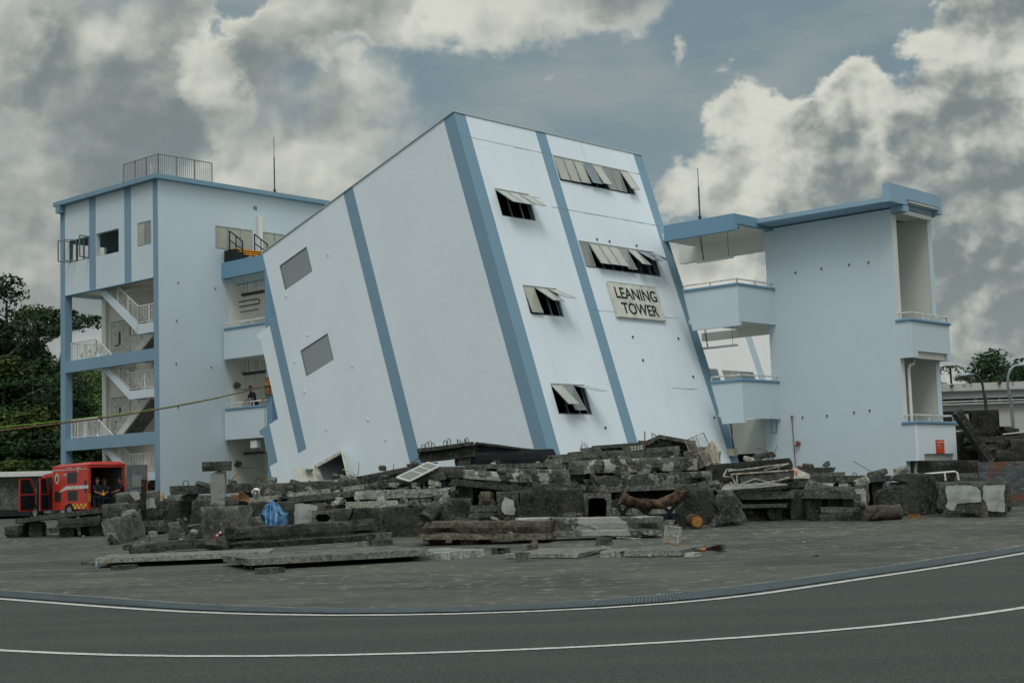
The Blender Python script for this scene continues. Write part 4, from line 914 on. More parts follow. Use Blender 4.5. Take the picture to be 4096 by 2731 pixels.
def hollow(name, label, cat, x0, x1, yb, h, Y, D, t, mat, long_=None, rad=.3):
    """a box with an open passage through it along y, seen from its mouth"""
    P0, P1 = at(x0, yb, Y), at(x1, yb, Y); w = (P1-P0).length; Hh = h*Y/FPX; k = 5; r = rad*min(w, Hh)
    def rr(a, b_, c, d, r):
        out = []
        for cx, cz, a0 in ((c-r, d-r, 0), (a+r, d-r, 90), (a+r, b_+r, 180), (c-r, b_+r, 270)):
            for i in range(k+1): tt = math.radians(a0+90*i/k); out.append((cx+r*math.cos(tt), cz+r*math.sin(tt)))
        return out
    O_ = rr(0, 0, w, Hh, r*.25); I_ = rr(t, t, w-t, Hh-t, r); bm = bmesh.new(); n = len(O_)
    V = [[bm.verts.new((p[0], y, p[1])) for p in ring] for y in (0, D) for ring in (O_, I_)]
    o0, i0, o1, i1 = V
    for j in range(n):
        q = (j+1) % n
        bm.faces.new((o0[j], o0[q], i0[q], i0[j])); bm.faces.new((o1[j], i1[j], i1[q], o1[q])); bm.faces.new((o0[j], o1[j], o1[q], o0[q])); bm.faces.new((i0[j], i0[q], i1[q], i1[j]))
    bmesh.ops.recalc_face_normals(bm, faces=bm.faces[:]); me = bpy.data.meshes.new(name); bm.to_mesh(me); bm.free(); me.materials.append(mat)
    o = bpy.data.objects.new(name, me); COL.objects.link(o); x = (P1-P0).normalized(); y = Vector((0, 0, 1)).cross(x).normalized()
    mm = Matrix((x, y, x.cross(y))).transposed().to_4x4(); mm.translation = P0; o.matrix_world = mm; return tag(o, label, cat)
hollow('hollow_block', 'concrete block with a round hole through it above the ragged dark beam', K_, 1246, 1335, 2100, 58, 44.6, 1.2, .11, CM)
R('infill_block', 'dark block filling in right of the block with the round hole', K_, (1336, 2100, 41.3), (1402, 2098, 41.6), 64, 1.2, mat=CD)
R('dark_wall', 'dark wall block under the plank with dark streaks', W_, (1404, 2108, 43), (1532, 2106, 43), 76, .8, mat=CD)
R('big_wall', 'big dark slab wall with a pale left edge behind the concrete cylinder', W_, (1528, 2146), (1790, 2140), 118, .9, mat=CD, chip=.04)
R('streaked_plank', 'pale plank with dark drips beneath the white stones', S_, (1420, 1997, 44.5), (1792, 1986, 44.5), 34, 1.6, mat=CST, chip=.03)
R('drip_plank', 'shorter plank with drips just above the dark wall block', S_, (1380, 2034, 43.5), (1592, 2028, 43.5), 27, 1.2, mat=CL_, chip=.03)
R('thin_plank', 'thin pale plank lying along the top of the big dark slab wall', S_, (1560, 2030, 43), (1780, 2014, 43), 10, .8, mat=CL_, chip=.02)
for x0, x1, y, lb in ((1592, 1612, 2022, 'left'), (1648, 1680, 2022, 'middle'), (1682, 1722, 2020, 'right')): R('spacer_block', lb+' one of the three small spacers under the plank with dark drips', K_, (x0, y, 44.3), (x1, y, 44.3), 26, .5, mat=CM)
R('broken_block', 'broken block with a crumbled top right of the spacers', K_, (1724, 2014, 43.5), (1794, 2012, 43.5), 34, .6, mat=CM, rough=.06, chip=.14)
R('rubble_slab', 'slab strewn with white stones behind the plank with dark drips', S_, (1788, 1994, 45), (1908, 1988, 45), 22, 1.4, mat=CM)
R('mound_beam', 'long rough low beam left of the white framed window', B_, (1440, 1940, 48), (1660, 1896, 49), 34, .9, mat=CD, rough=.09, chip=.2)
R('diagonal_beam', 'dark beam slanting up beneath the white framed window', B_, (1502, 1962, 46), (1660, 1925, 46.5), 34, .6, mat=CD)
o = R('curb_block', 'grey block with two lifting loops in front of the white framed window', K_, (1620, 1937, 45), (1782, 1916, 45), 32, .9, mat=CM, chip=.04); loops(o, (.2, .75), .1, .1)
R('pillar_block', 'pillar like grey block left of the brown stump', K_, (1790, 2076, 42.5), (1884, 2074, 42.5), 82, .7, mat=CM)
R('concrete_stump', 'brown round stump standing on the grey ledges', 'stump', (1916, 2021, 42.5), (1982, 2021, 42.5), 56, .5, mat=CB)
R('ledge_block', 'upper ledge block under the brown stump', K_, (1872, 2048, 42.3), (1998, 2046, 42.3), 27, .6, mat=CM)
R('ledge_block', 'lower ledge block under the brown stump', K_, (1876, 2092, 42.2), (1998, 2090, 42.2), 42, .7, mat=CD)
WC4 = R('patched_wall', 'upright wall end with one white paint patch left of the box culvert', W_, (1990, 2120), (2080, 2118), 152, .8, mat=CM, chip=.05)
R('culvert_body', 'long dark flank of concrete between the white patch and the culvert mouth', W_, (2078, 2104, 40.6), (2338, 2096, 40.2), 140, .9, mat=CD, chip=.03)
hollow('box_culvert', 'square box culvert with rounded opening under the stacked beams', 'culvert', 2334, 2446, 2104, 130, 44.4, 1.5, .14, CM, rad=.16)
# stacked beams
o = R('top_beam', 'topmost left beam with a row of wire loops along its upper edge', B_, (1672, 1853, 46.5), (1902, 1824, 46.5), 60, .8, 'flange_top', CD, chip=.06)
for i, f in enumerate((.1, .17, .22, .27, .48, .55, .72, .86)): loops(o, (f,), .10+.04*(i % 3), .09, 'wire_loop')
bars(o, 4, 3, .7, .9, .18)
R('top_beam', 'hollowed slab beam sloping down right from the looped top beam', B_, (1895, 1800, 46.6), (2192, 1836, 47.5), 34, 1.2, 'flange_top', CD, rough=.05)
R('steel_bundle', 'black bundle of steel under the sloping top beam', 'steel bundle', (1830, 1862, 47), (2226, 1852, 47.5), 58, .9, mat=plain('black_steel', (.015, .022, .027), .7, .3), rough=.04)
R('stacked_slab', 'thin slab beneath the black steel bundle', S_, (1850, 1876, 46), (2200, 1868, 46), 18, 1.0, mat=CM)
R('stacked_slab', 'grey slab end showing left of the beam with pale streaks', S_, (1746, 1912, 46), (1946, 1912, 46), 46, .8, mat=CM)
R('web_beam', 'dark beam with pale streaks sloping down to the right, centre of the heap', B_, (1848, 1930, 44), (2120, 1948, 43.2), 52, .5, mat=CW2, chip=.1)
R('flange_slab', 'thick slab sloping beneath the pale streaked beam', S_, (1790, 1938, 43.4), (2128, 1972, 42.4), 22, 1.1, mat=CD)
R('web_beam', 'dark mossy beam right of the pale streaked one', B_, (1985, 1934, 45), (2275, 1942, 44.5), 62, .6, mat=CW2, chip=.1)
R('flange_slab', 'thick slab under the dark mossy beam', S_, (2120, 1958, 43.8), (2348, 1962, 43.8), 24, 1.1, mat=CD)
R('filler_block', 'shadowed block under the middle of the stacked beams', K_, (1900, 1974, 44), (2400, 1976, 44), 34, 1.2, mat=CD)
R('stack_beam', 'upper long beam of the right hand stack with a chipped end', B_, (2178, 1862, 47), (2716, 1822, 47), 40, .8, mat=CM, chip=.08)
R('stack_beam', 'long beam with a line of pale patches, second in the right hand stack', B_, (2190, 1902, 46), (2795, 1880, 46), 56, .6, mat=CW2, chip=.08)
R('stack_beam', 'third long beam of the right hand stack, dark with few pale spots', B_, (2370, 1952, 45), (2855, 1928, 45), 46, .6, mat=CW2, chip=.08)
R('stack_slab', 'lowest slab of the right hand stack, running over the culvert', S_, (2385, 1970, 44), (2898, 1950, 44), 22, 1.3, mat=CM, chip=.06)
R('pale_sheeting', 'pale grey sheeting seen between the crossed legs of the black trestle', 'sheeting', (2445, 2088, 41.5), (2700, 2086, 41.5), 60, .2, mat=CL_)
R('filler_block', 'shadowed block behind the black trestle', K_, (2450, 2040, 46), (2740, 2040, 46), 74, 1.0, mat=CD)
R('flat_stone', 'flat stone right of the black steel bundle', K_, (2175, 1850, 46), (2262, 1846, 46), 14, .6, mat=CM)
# the broken roof pieces on top
R('roof_piece', 'small folded roof piece at the left of the summit', 'roof piece', (2276, 1834, 47.5), (2352, 1828, 47.5), 26, .8, 'box', CB)
o = R('roof_piece', 'roof piece with a small white tiled patch and twisted bars', 'roof piece', (2330, 1828, 47.4), (2412, 1822, 47.4), 36, .8, mat=CM, skew=-.5); bars(o, 4, 8, 0, .5, .3)
R('roof_slab', 'flat roof slab left of the white tiled slab', S_, (2372, 1796, 48), (2600, 1780, 48), 14, 1.2, mat=CM)
R('roof_slab', 'dark block beneath the flat roof slab', K_, (2384, 1826, 48.2), (2560, 1818, 48.2), 36, 1.0, mat=CD)
o = R('tiled_slab', 'tilted slab with white tiles on top of the right hand stack', S_, (2500, 1810, 47), (2590, 1800, 47), 26, .9, mat=CM, skew=-.9)
mb = MB(); Ls, Hs = o['len'], o['hh']
for i in range(4):
    for j in range(2): mb.box((Ls*(.28+.14*i), -.03, Hs*(.2+.36*j)), (Ls*(.28+.14*i)+.07, -.012, Hs*(.2+.36*j)+.06))
mb.build('white_tiles', plain('tile_white', (.42, .43, .36)), o)
o = R('summit_slab', 'highest roof slab rising to the peak left of the wire cage', S_, (2540, 1802, 48), (2648, 1752, 48), 16, 1.3, mat=CM, chip=.1); bars(o, 3, 12, .5, 1, .25)
R('summit_slab', 'roof slab sloping from the peak down to the wire cage', S_, (2636, 1752, 47.6), (2778, 1778, 47.6), 15, 1.3, mat=CM, chip=.1)
R('shadow_block', 'added dark block standing for the shade left of the wire cage', K_, (2700, 1852, 48.4), (2850, 1852, 48.4), 66, .7, mat=CD)  # shadow blocks: dark pieces added where the gaps are only shade
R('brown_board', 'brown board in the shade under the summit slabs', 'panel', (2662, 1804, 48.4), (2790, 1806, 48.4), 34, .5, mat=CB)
R('shadow_block', 'added dark block standing for the shade under the peak of the summit slabs', K_, (2566, 1806, 48.3), (2790, 1806, 48.3), 46, .7, mat=CD)
R('steel_post', 'thin rusty bar standing at the peak of the heap', 'post', (2578, 1800, 46.9), (2582, 1800, 46.9), 76, .035, mat=M_RUST, chip=.003, rough=.003)
# right part
R('broken_box', 'big block with a hollowed broken right end beside the cut log', K_, (2722, 2106), (2870, 2104), 146, 1.3, mat=CD, chip=.08)
o = R('broken_box_shell', 'curved broken shell leaning against the big block beside the cut log', W_, (2868, 2106), (2962, 2098), 140, .9, mat=CM, rough=.1, chip=.25)
R('thick_wall', 'thick dark wall slab behind the crumpled white metal frames', W_, (2835, 1950, 45.5), (3178, 1920, 45.5), 90, .6, mat=CD, chip=.05)
R('cover_slab', 'long slab sticking out to the right under the crumpled frames', S_, (2935, 1972, 42.5), (3230, 1946, 42.5), 24, 1.2, mat=CD, chip=.06)
R('step_block', 'upper step block under the long sticking out slab', K_, (2948, 1998, 41.8), (3176, 1994, 41.8), 30, 1.0, mat=CM)
R('step_block', 'thin rail like block in the middle of the steps', K_, (2948, 2032, 41.5), (3150, 2028, 41.5), 15, .8, mat=CM)
R('step_block', 'recessed dark block behind the thin rail like block', K_, (2952, 2040, 42.6), (3190, 2038, 42.6), 52, .8, mat=CD)
R('wedge_block', 'lowest wide wedge block with one square hole, on the ground', K_, (2948, 2086), (3208, 2070), 52, 1.3, 'trap', CM, chip=.05)
R('pile_plank', 'top dark plank in front of the pale blue wall, right of the crumpled frames', S_, (3212, 1890, 46), (3342, 1888, 46), 20, .9, mat=CD)
R('pile_plank', 'longer plank under the top dark plank by the pale blue wall', S_, (3226, 1910, 45.6), (3382, 1908, 45.6), 20, .9, mat=CM)
R('pile_plank', 'dark plank under the longer plank, beginning left of the looped plank', S_, (3226, 1932, 45.2), (3424, 1930, 45.2), 22, .9, mat=CD)
o = R('looped_plank', 'long dark plank with lifting loops left of the notched wall panel', S_, (3340, 1928, 45), (3573, 1926, 45), 26, 1.0, mat=CD, chip=.04); loops(o, (.33, .75), .09, .1)
R('prop_block', 'upright pale prop under the long looped plank', K_, (3430, 1992, 45), (3475, 1992, 45), 66, .5, mat=CM)
R('dark_backing', 'dark backing wall under the long looped plank', W_, (3380, 2040, 46.5), (3560, 2040, 46.5), 112, .6, mat=CD)
R('grey_wall_slab', 'grey sloping wall slab left of the L shaped block', W_, (3228, 1990, 44.5), (3360, 1990, 44.5), 76, .4, mat=CL_, taper=.25)
R('bench_block', 'L shaped block like a low bench in front of the paint flaked block', K_, (3282, 2050, 40), (3452, 2052, 39.6), 76, 1.2, 'ell', CM, chip=.08)
R('bench_slab', 'flat overhanging slab on the left of the bench like block', S_, (3210, 1992, 40.6), (3450, 1996, 40), 20, 1.3, mat=CM, chip=.08)
R('low_slab', 'low base slab on the ground under the bench like block', S_, (3286, 2082), (3470, 2080), 34, 1.2, mat=CM)
R('dark_backing', 'dark recess block left of the bench like block', K_, (3160, 2056, 42.5), (3300, 2056, 42.5), 100, .7, mat=CD)
WC6 = R('flaked_block', 'block with pale blue flaking paint behind the bench like block', K_, (3314, 2052, 41.2), (3474, 2052, 41.2), 104, .7, mat=CM, chip=.06)
R('small_pebble', 'pale stone on top of the paint flaked block', K_, (3362, 1946, 42), (3392, 1946, 42), 14, .25, mat=CL_, rough=.05)
# notched panel
P0 = gpt(3520, 2062); k = P0.y/FPX
mb = MB(); mb.ext([((x-3520)*k, 0, (2062-y)*k) for x, y in ((3520, 2055), (3513, 1985), (3520, 1962), (3548, 1955), (3585, 1964), (3632, 1965), (3638, 1948), (3634, 1936), (3600, 1930), (3572, 1922), (3592, 1903), (3640, 1897), (3735, 1902), (3742, 1918), (3760, 1930), (3756, 1985), (3744, 2010), (3750, 2028), (3744, 2060), (3680, 2062), (3600, 2060))], (0, .3, 0))
o = mb.build('notched_panel', CM, bevel=.03); o.location = P0; tag(o, 'flat grey wall panel with a notch broken out of its upper left side', 'wall panel')
R('panel_backing', 'dark block seen through the notch of the grey panel', K_, (3545, 2040, 42.8), (3640, 2040, 42.8), 110, .5, mat=CD)
R('concrete_log', 'brown cylinder lying on the ground in front of the notched panel', 'cylinder', (3474, 2083), (3626, 2074), 62, .5, 'round', CB, chip=.03)
R('wood_wedge', 'small wooden wedge right of the brown cylinder', 'wedge', (3630, 2070), (3678, 2070), 14, .2, mat=M_TIMBER, chip=.01)
WC1 = R('white_cube', 'left one of the two big whitewashed cubes at the right', 'cube', (3764, 2066), (3928, 2066), 138, 1.1, mat=CM, chip=.1)
WC2 = R('white_cube', 'right one of the two big whitewashed cubes, with a clean upper corner', 'cube', (3926, 2066), (4028, 2064), 136, 1.1, mat=CM, chip=.07)
R('dark_slab_end', 'dark upright slab end right of the two whitewashed cubes', W_, (4028, 2050, 42.5), (4056, 2048, 42.8), 120, .9, mat=CB)
R('front_stone', 'brown cracked stone standing in front of the whitewashed cubes', K_, (3824, 2066), (3954, 2066), 60, .5, mat=CB, chip=.08)
R('tyre_like_drum', 'narrow dark pillar between the notched panel and the whitewashed cubes', 'pillar', (3752, 2056, 42.6), (3774, 2056, 42.6), 130, .4, 'box', CD)
# patches of old white paint, each with its own torn outline
def patch(o, org, sc_, polys, mat, seed):
    inv = o.matrix_world.inverted(); n = (o.matrix_world.to_3x3() @ Vector((0, 1, 0))); P = o.matrix_world @ Vector((0, -.035, 0))
    for k, poly in enumerate(polys):
        w = [inv @ hit(org[0]+sc_*x, org[1]+sc_*y, P, n) for x, y in poly]; pts = []
        for i, a in enumerate(w):
            b_ = w[(i+1) % len(w)]; m_ = max(1, int((b_-a).length/.045))
            for j in range(m_):
                p = a.lerp(b_, j/m_); q = p*9+Vector((seed*3.1, k*7, 0)); pts.append(p+Vector((noise.noise(q), 0, noise.noise(q+Vector((0, 0, 19)))))*.035)
        mb = MB(); mb.ext(pts, (0, .05, 0)); mb.build('paint_patch', mat, o)
M_OP = plain('old_white_paint', (.34, .37, .355), .8, 0, .22, 3, .3)
patch(WC1, (3300, 1750), .3384, [[(1425, 570), (1600, 560), (1790, 580), (1840, 650), (1840, 760), (1560, 780), (1530, 870), (1450, 850), (1430, 800), (1460, 740), (1425, 650)]], M_OP, 1)
patch(WC2, (3300, 1750), .3384, [[(1870, 565), (2120, 560), (2125, 870), (1930, 870), (1900, 760), (1866, 720)]], M_OP, 2)
patch(WC3, (600, 1750), .3401, [[(1700, 785), (1740, 770), (1870, 780), (1880, 790), (2030, 810), (2030, 860), (1905, 880), (1905, 1030), (1700, 1040)]], M_OP, 3)
patch(WC4, (1600, 1700), .3401, [[(1230, 840), (1330, 880), (1345, 960), (1355, 990), (1350, 1050), (1230, 1055), (1195, 1000), (1200, 920)]], M_OP, 4)
patch(WC5, (0, 1800), .3401, [[(1530, 485), (1600, 480), (1640, 500), (1645, 580), (1600, 600), (1560, 560), (1530, 520)], [(1400, 630), (1500, 615), (1525, 690), (1410, 700)], [(1710, 570), (1810, 565), (1830, 680), (1725, 685)]], M_OP, 5)
patch(WC6, (2700, 1750), .3401, [[(2120, 610), (2230, 595), (2250, 650), (2250, 840), (2190, 850), (2150, 700)]], M_OP, 6)
# white stones
rnd = random.Random(21); GS = 'white stones strewn over the planks'
spots = [(rnd.uniform(1560, 1780), rnd.uniform(1928, 1955), 44.9) for _ in range(26)]+[(rnd.uniform(1796, 1900), rnd.uniform(1945, 1972), 45.2) for _ in range(12)]+[(rnd.uniform(1330, 1400), rnd.uniform(1966, 1978), 45) for _ in range(5)]+[(rnd.uniform(1270, 1375), rnd.uniform(1998, 2012), 43.6) for _ in range(5)]
for i, (x, y, Y) in enumerate(spots):
    big_ = rnd.random() < .35; w = rnd.uniform(22, 38) if big_ else rnd.uniform(8, 15)
    me = chunk_mesh('stone', w*.0080, .22, w*.005, 'box', 500+i, .04, .06); me.materials.append(CL_ if i % 3 else CST)
    o = bpy.data.objects.new('white_stone', me); COL.objects.link(o); o.location = at(x, y+10, 43+(Y-38)*.5); o.rotation_euler = (rnd.uniform(-.3, .3), rnd.uniform(-.3, .3), rnd.uniform(0, 3))
    tag(o, 'white broken stone among the many strewn over the planks', 'stone', GS)
# props: whatever would hang in the air gets a dark block under it
bpy.context.view_layer.update(); dg = bpy.context.evaluated_depsgraph_get(); props = []
for o in [o for o in COL.objects if o.get('hh') and 37 < o.location.y < 50]:
    for f in (.2, .8):
        p = o.matrix_world @ Vector((o['len']*f, .35, -.03)); ok, loc, nor, _, ob, _ = sc.ray_cast(dg, p, Vector((0, 0, -1)))
        if ok and .14 < p.z-loc.z < 1.6: props.append((p, loc.z))
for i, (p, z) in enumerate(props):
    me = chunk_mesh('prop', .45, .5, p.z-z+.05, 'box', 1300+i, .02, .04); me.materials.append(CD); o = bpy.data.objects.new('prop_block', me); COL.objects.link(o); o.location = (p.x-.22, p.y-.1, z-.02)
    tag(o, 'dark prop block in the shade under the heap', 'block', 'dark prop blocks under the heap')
# fragments lying where they fell on the heap: each one rests on what is under it
bpy.context.view_layer.update(); dg = bpy.context.evaluated_depsgraph_get(); rnd = random.Random(77); n_ = 0; GF = 'small fragments scattered over the heap'
while n_ < 210:
    x, y = rnd.uniform(-12.5, 12.5), rnd.uniform(38.5, 49); ok, loc, nor, _, ob, _ = sc.ray_cast(dg, Vector((x, y, 6)), Vector((0, 0, -1)))
    if not ok or loc.z > 2.6 or loc.z < zg(x, y)+.12 or nor.z < .6 or ob.name.startswith(('front', 'side', 'wall', 'ground', 'white_stone', 'roof')): n_ += .02; continue
    n_ += 1; w = rnd.choice([rnd.uniform(.06, .16), rnd.uniform(.14, .34)]); me = chunk_mesh('fragment', w*rnd.uniform(1, 2.2), w, w*.6, rnd.choice(['box', 'box', 'trap']), 900+int(n_), .03, .05, step=.08); me.materials.append(rnd.choice([CM, CM, CD, CL_, CB]))
    o = bpy.data.objects.new('concrete_fragment', me); COL.objects.link(o); o.location = loc-Vector((0, 0, .02)); o.rotation_euler = (rnd.uniform(-.3, .3), rnd.uniform(-.3, .3), rnd.uniform(0, 3.1)); tag(o, 'small broken concrete fragment lying loose on the heap', 'fragment', GF)
    if n_ % 5 < 1:
        pts = [Vector(), Vector((rnd.uniform(-.2, .2), 0, rnd.uniform(.05, .25))), Vector((rnd.uniform(-.7, .7), rnd.uniform(-.2, .2), rnd.uniform(.05, .5)))]
        mb = MB(); mb.tube(bez(*pts), .010, 5); q_ = mb.build('steel_bar', M_REBAR); q_.location = loc; tag(q_, 'thin bent steel bar sticking out of the heap', 'steel bar', 'bent steel bars in the heap')
rnd = random.Random(5)
for i in range(46):
    x = rnd.choice([rnd.uniform(60, 1700), rnd.uniform(1900, 3300)]); y = rnd.uniform(2095, 2190) if x < 1700 else rnd.uniform(2110, 2230)
    p = gpt(x, y); w = rnd.uniform(.03, .10); me = chunk_mesh('pebble', w*1.3, w, w*.7, 'box', 700+i, .02, .02); me.materials.append(CL_)
    o = bpy.data.objects.new('pebble', me); COL.objects.link(o); o.location = p; o.rotation_euler = (0, 0, rnd.uniform(0, 6)); tag(o, 'small loose concrete crumb lying on the apron by the heap', 'pebble', 'loose crumbs on the apron')

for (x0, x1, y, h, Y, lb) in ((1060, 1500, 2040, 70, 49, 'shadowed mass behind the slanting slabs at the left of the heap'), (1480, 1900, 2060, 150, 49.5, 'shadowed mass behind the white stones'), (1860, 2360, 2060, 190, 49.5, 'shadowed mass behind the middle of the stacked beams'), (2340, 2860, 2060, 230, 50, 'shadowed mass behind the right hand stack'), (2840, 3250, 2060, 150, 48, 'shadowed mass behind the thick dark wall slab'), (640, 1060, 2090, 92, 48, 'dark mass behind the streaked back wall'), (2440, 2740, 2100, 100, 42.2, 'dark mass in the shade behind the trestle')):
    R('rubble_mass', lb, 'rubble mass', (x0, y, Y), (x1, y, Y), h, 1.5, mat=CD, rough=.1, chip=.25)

# ---------------------------------------------------------------- odd things in and round the heap
def bez(p, q, r, n=8): return [p*(1-t)**2+q*2*t*(1-t)+r*t*t for t in (i/n for i in range(n+1))]
# blue plastic sheet
def sheet(name, label, cat, mat, outline_c, w, h, Y, seed, folds=5, depth=.25):
    bm = bmesh.new(); n, m_ = 30, 26; c = at(outline_c[0], outline_c[1], Y); V = []
    for j in range(m_+1):
        t = j/m_; row = []
        for i in range(n+1):
            s = i/n*2-1; wd = w*(.28+.72*min(1, t*2.2)**.8)*(1-.28*max(0, t-.55))*(1+.12*noise.noise(Vector((t*4, seed, s*.5))))
            z = h*(1-t)+.08*noise.noise(Vector((s*3, t*3, seed)))-.10*abs(s)*(t < .5)
            y = -depth*(1-s*s)*(.4+t)+.10*math.sin(s*folds*3+noise.noise(Vector((s*2, t*2, seed)))*3)*(.3+t)+.06*noise.noise(Vector((s*6, t*5, seed+9)))
            row.append(bm.verts.new((s*wd/2+.1*t*w*(t-.4), y, z)))
        V.append(row)
    for j in range(m_):
        for i in range(n): bm.faces.new((V[j][i], V[j][i+1], V[j+1][i+1], V[j+1][i]))
    me = bpy.data.meshes.new(name); bm.to_mesh(me); bm.free(); me.materials.append(mat)
    for p in me.polygons: p.use_smooth = True
    o = bpy.data.objects.new(name, me); COL.objects.link(o); o.location = c
    s_ = o.modifiers.new('thickness', 'SOLIDIFY'); s_.thickness = .006; return tag(o, label, cat)
mt, nt, b = new_mat('blue_plastic'); t = nt.nodes.new('ShaderNodeTexCoord').outputs['Object']; w_ = nz(nt, mapv(nt, t, (4, 4, .9)), 2.2, 6, .6, 1.0)
nt.links.new(mix(nt, w_.sm(.5, .68), (.045, .17, .36), (.22, .38, .52)).s, b.inputs['Base Color']); b.inputs['Roughness'].default_value = .35; M_SHEET = mt
sheet('plastic_sheet', 'crumpled blue plastic sheet hanging on the dark wall piece', 'plastic sheet', M_SHEET, (1092, 2108), .86, .82, 44.6, 3)
mt, nt, b = new_mat('canvas'); t = nt.nodes.new('ShaderNodeTexCoord').outputs['Object']
nt.links.new(mix(nt, nz(nt, t, 5, 6, .6).sm(.3, .7), (.34, .30, .22), (.48, .45, .37)).s, b.inputs['Base Color']); b.inputs['Roughness'].default_value = .9; M_CANVAS = mt
sheet('canvas_bag', 'pale canvas sack slumped behind the wire cage on top of the heap', 'sack', M_CANVAS, (2850, 1858), .55, .80, 47.6, 8, 3, .3)
# cardboard
cb = thing('cardboard_sheet', 'crumpled brown cardboard lying left of the white lamp', 'cardboard', at(958, 2006, 45.2))
M_CARD = plain('cardboard', (.20, .12, .06), .85, 0, .3, 6)
mb = MB(); mb.prism([(-.28, 0, 0), (.0, -.05, .02), (.02, .3, .0), (-.26, .3, .05)], [(-.27, 0, .22), (0, -.05, .20), (.02, .3, .20), (-.26, .3, .24)]); mb.build('flap', M_CARD, cb)
mb = MB(); mb.prism([(0, -.05, .05), (.28, -.02, -.02), (.3, .02, -.02), (.02, 0, .05)], [(.06, -.12, .31), (.26, -.02, .16), (.28, .02, .16), (.08, -.08, .31)]); mb.build('flap', M_CARD, cb)
lp_ = thing('helmet_lamp', 'round white lamp with black bars wedged under the pale wall piece', 'lamp', at(1020, 1966, 46.3))
mb = MB(); mb.tube([(-.09, .0, .02), (-.05, 0, 0), (.04, 0, -.02), (.12, 0, -.04)], [.04, .12, .145, .13], 14); mb.build('dome', M_OFFW, lp_, smooth=True)
mb = MB(); mb.bar((-.08, -.15, .06), (.13, -.15, .03), .02); mb.bar((.02, -.15, .05), (-.06, -.14, -.10), .02); mb.bar((.04, -.15, .05), (.12, -.14, -.1), .02); mb.bar((.13, -.15, .03), (.09, -.14, -.12), .02); mb.build('guard_bars', M_BLACK, lp_)
tag(bx('red_box', plain('bright_red', (.65, .02, .02)), None, ((0, 0, 0), (.07, .05, .06))), 'tiny bright red box on the rock behind the base cube', 'box'); bpy.data.objects['red_box'].location = at(928, 2028, 43.6)
tp_ = thing('taped_pole', 'thin bent pole with red and white tape at its end above the dark slab', 'pole', at(862, 2148, 40.9))
mb = MB(); mb.tube([(0, 0, 0), (.25, .05, .10), (.6, .1, .16), (1.1, .2, .20)], .018, 6); mb.build('pole', M_BLACK, tp_)
for i in range(4):
    mb = MB(); a = Vector((0+.04*i, -.01, .0+.035*i)); mb.tube([a, a+Vector((.04, 0, .035))], .032, 7); mb.build('tape', MATS['bright_red'] if i % 2 == 0 else M_OFFW, tp_)
# water bottle
bt = thing('water_bottle', 'clear plastic water bottle with blue label standing at the left end of the front plank', 'bottle', gpt(386, 2279))
mt, nt, b = new_mat('clear_plastic'); b.inputs['Base Color'].default_value = (.5, .6, .63, 1); b.inputs['Roughness'].default_value = .1; b.inputs['Transmission Weight'].default_value = .6; M_BOT = mt
mb = MB(); mb.tube([(0, 0, 0), (0, 0, .13), (0, 0, .165), (0, 0, .185)], [.036, .036, .016, .014], 12); mb.build('bottle_body', M_BOT, bt, smooth=True)
mb = MB(); mb.tube([(0, 0, .06), (0, 0, .11)], .0372, 12); mb.build('bottle_label', plain('label_blue', (.10, .25, .42)), bt); mb = MB(); mb.tube([(0, 0, .185), (0, 0, .2)], .016, 10); mb.build('cap', M_OFFW, bt)
# broom
br = thing('broom', 'stick broom with a flared dark brush lying at the right of the flat slabs', 'broom', gpt(2804, 2206))
a, c = gpt(2660, 2190)-br.location, gpt(2896, 2207)-br.location
mb = MB(); mb.tube([a+Vector((0, 0, .14)), Vector((0, 0, .05))], .014, 8); mb.build('handle', plain('bamboo', (.26, .13, .06), .7), br)
mb = MB(); mb.tube([Vector((-.02, 0, .05)), Vector((.12, 0, .05))], [.03, .045], 8); mb.build('binding', plain('orange_tie', (.40, .16, .05)), br)
mb = MB(); rnd = random.Random(2)
for i in range(70):
    e = c*rnd.uniform(.72, 1.05)+Vector((rnd.uniform(-.02, .05), rnd.uniform(-.10, .10), rnd.uniform(.0, .17))); mb.bar(Vector((.1, rnd.uniform(-.03, .03), rnd.uniform(.03, .08))), e, .007)
mb.build('bristles', plain('dark_bristle', (.035, .03, .025), .9), br)
# cut log
lg = thing('cut_log', 'short log with a bright orange sawn end beside the broken box', 'log', gpt(2790, 2112)); 
mb = MB(); mb.tube([(-.12, .45, .23), (.0, 0, .19)], [.19, .20], 16); mb.build('bark', plain('bark_brown', (.12, .07, .045), .95, 0, .5, 14, .8), lg)
mb = MB(); mb.tube([(.0, -.002, .19), (.004, -.016, .19)], [.165, .16], 16); mb.build('sawn_face', plain('sawn_orange', (.34, .17, .04), .8, 0, .25, 9), lg)
# black trestle with a rusty pipe on it
ts = thing('timber_trestle', 'black painted timber trestle with crossed legs carrying the rusty trunk', 'trestle', gpt(2590, 2118)); k = ts.location.y/FPX
def tpx(x, y, d=0.): return Vector(((x-2590)*k, d, (2118-y)*k))
M_TB = plain('black_timber', (.022, .034, .042), .6)
mb = MB(); mb.bar(tpx(2500, 2070, .2), tpx(2722, 2070, .2), .06, .17); mb.build('top_rail', M_TB, ts)
for (x0, y0, x1, y1, d) in ((2452, 2004, 2530, 2085, 0), (2530, 2008, 2470, 2085, .08), (2634, 2002, 2560, 2085, 0), (2560, 2030, 2640, 2112, .08), (2730, 1998, 2650, 2085, 0), (2660, 2030, 2740, 2118, .08)):
    mb = MB(); mb.bar(tpx(x0, y0, d), tpx(x1, y1, d), .10, .07, up=(0, 1, 0)); mb.build('leg', M_TB, ts)
lgm = plain('rusty_bark', (.085, .055, .036), .95, 0, .6, 5, .9)
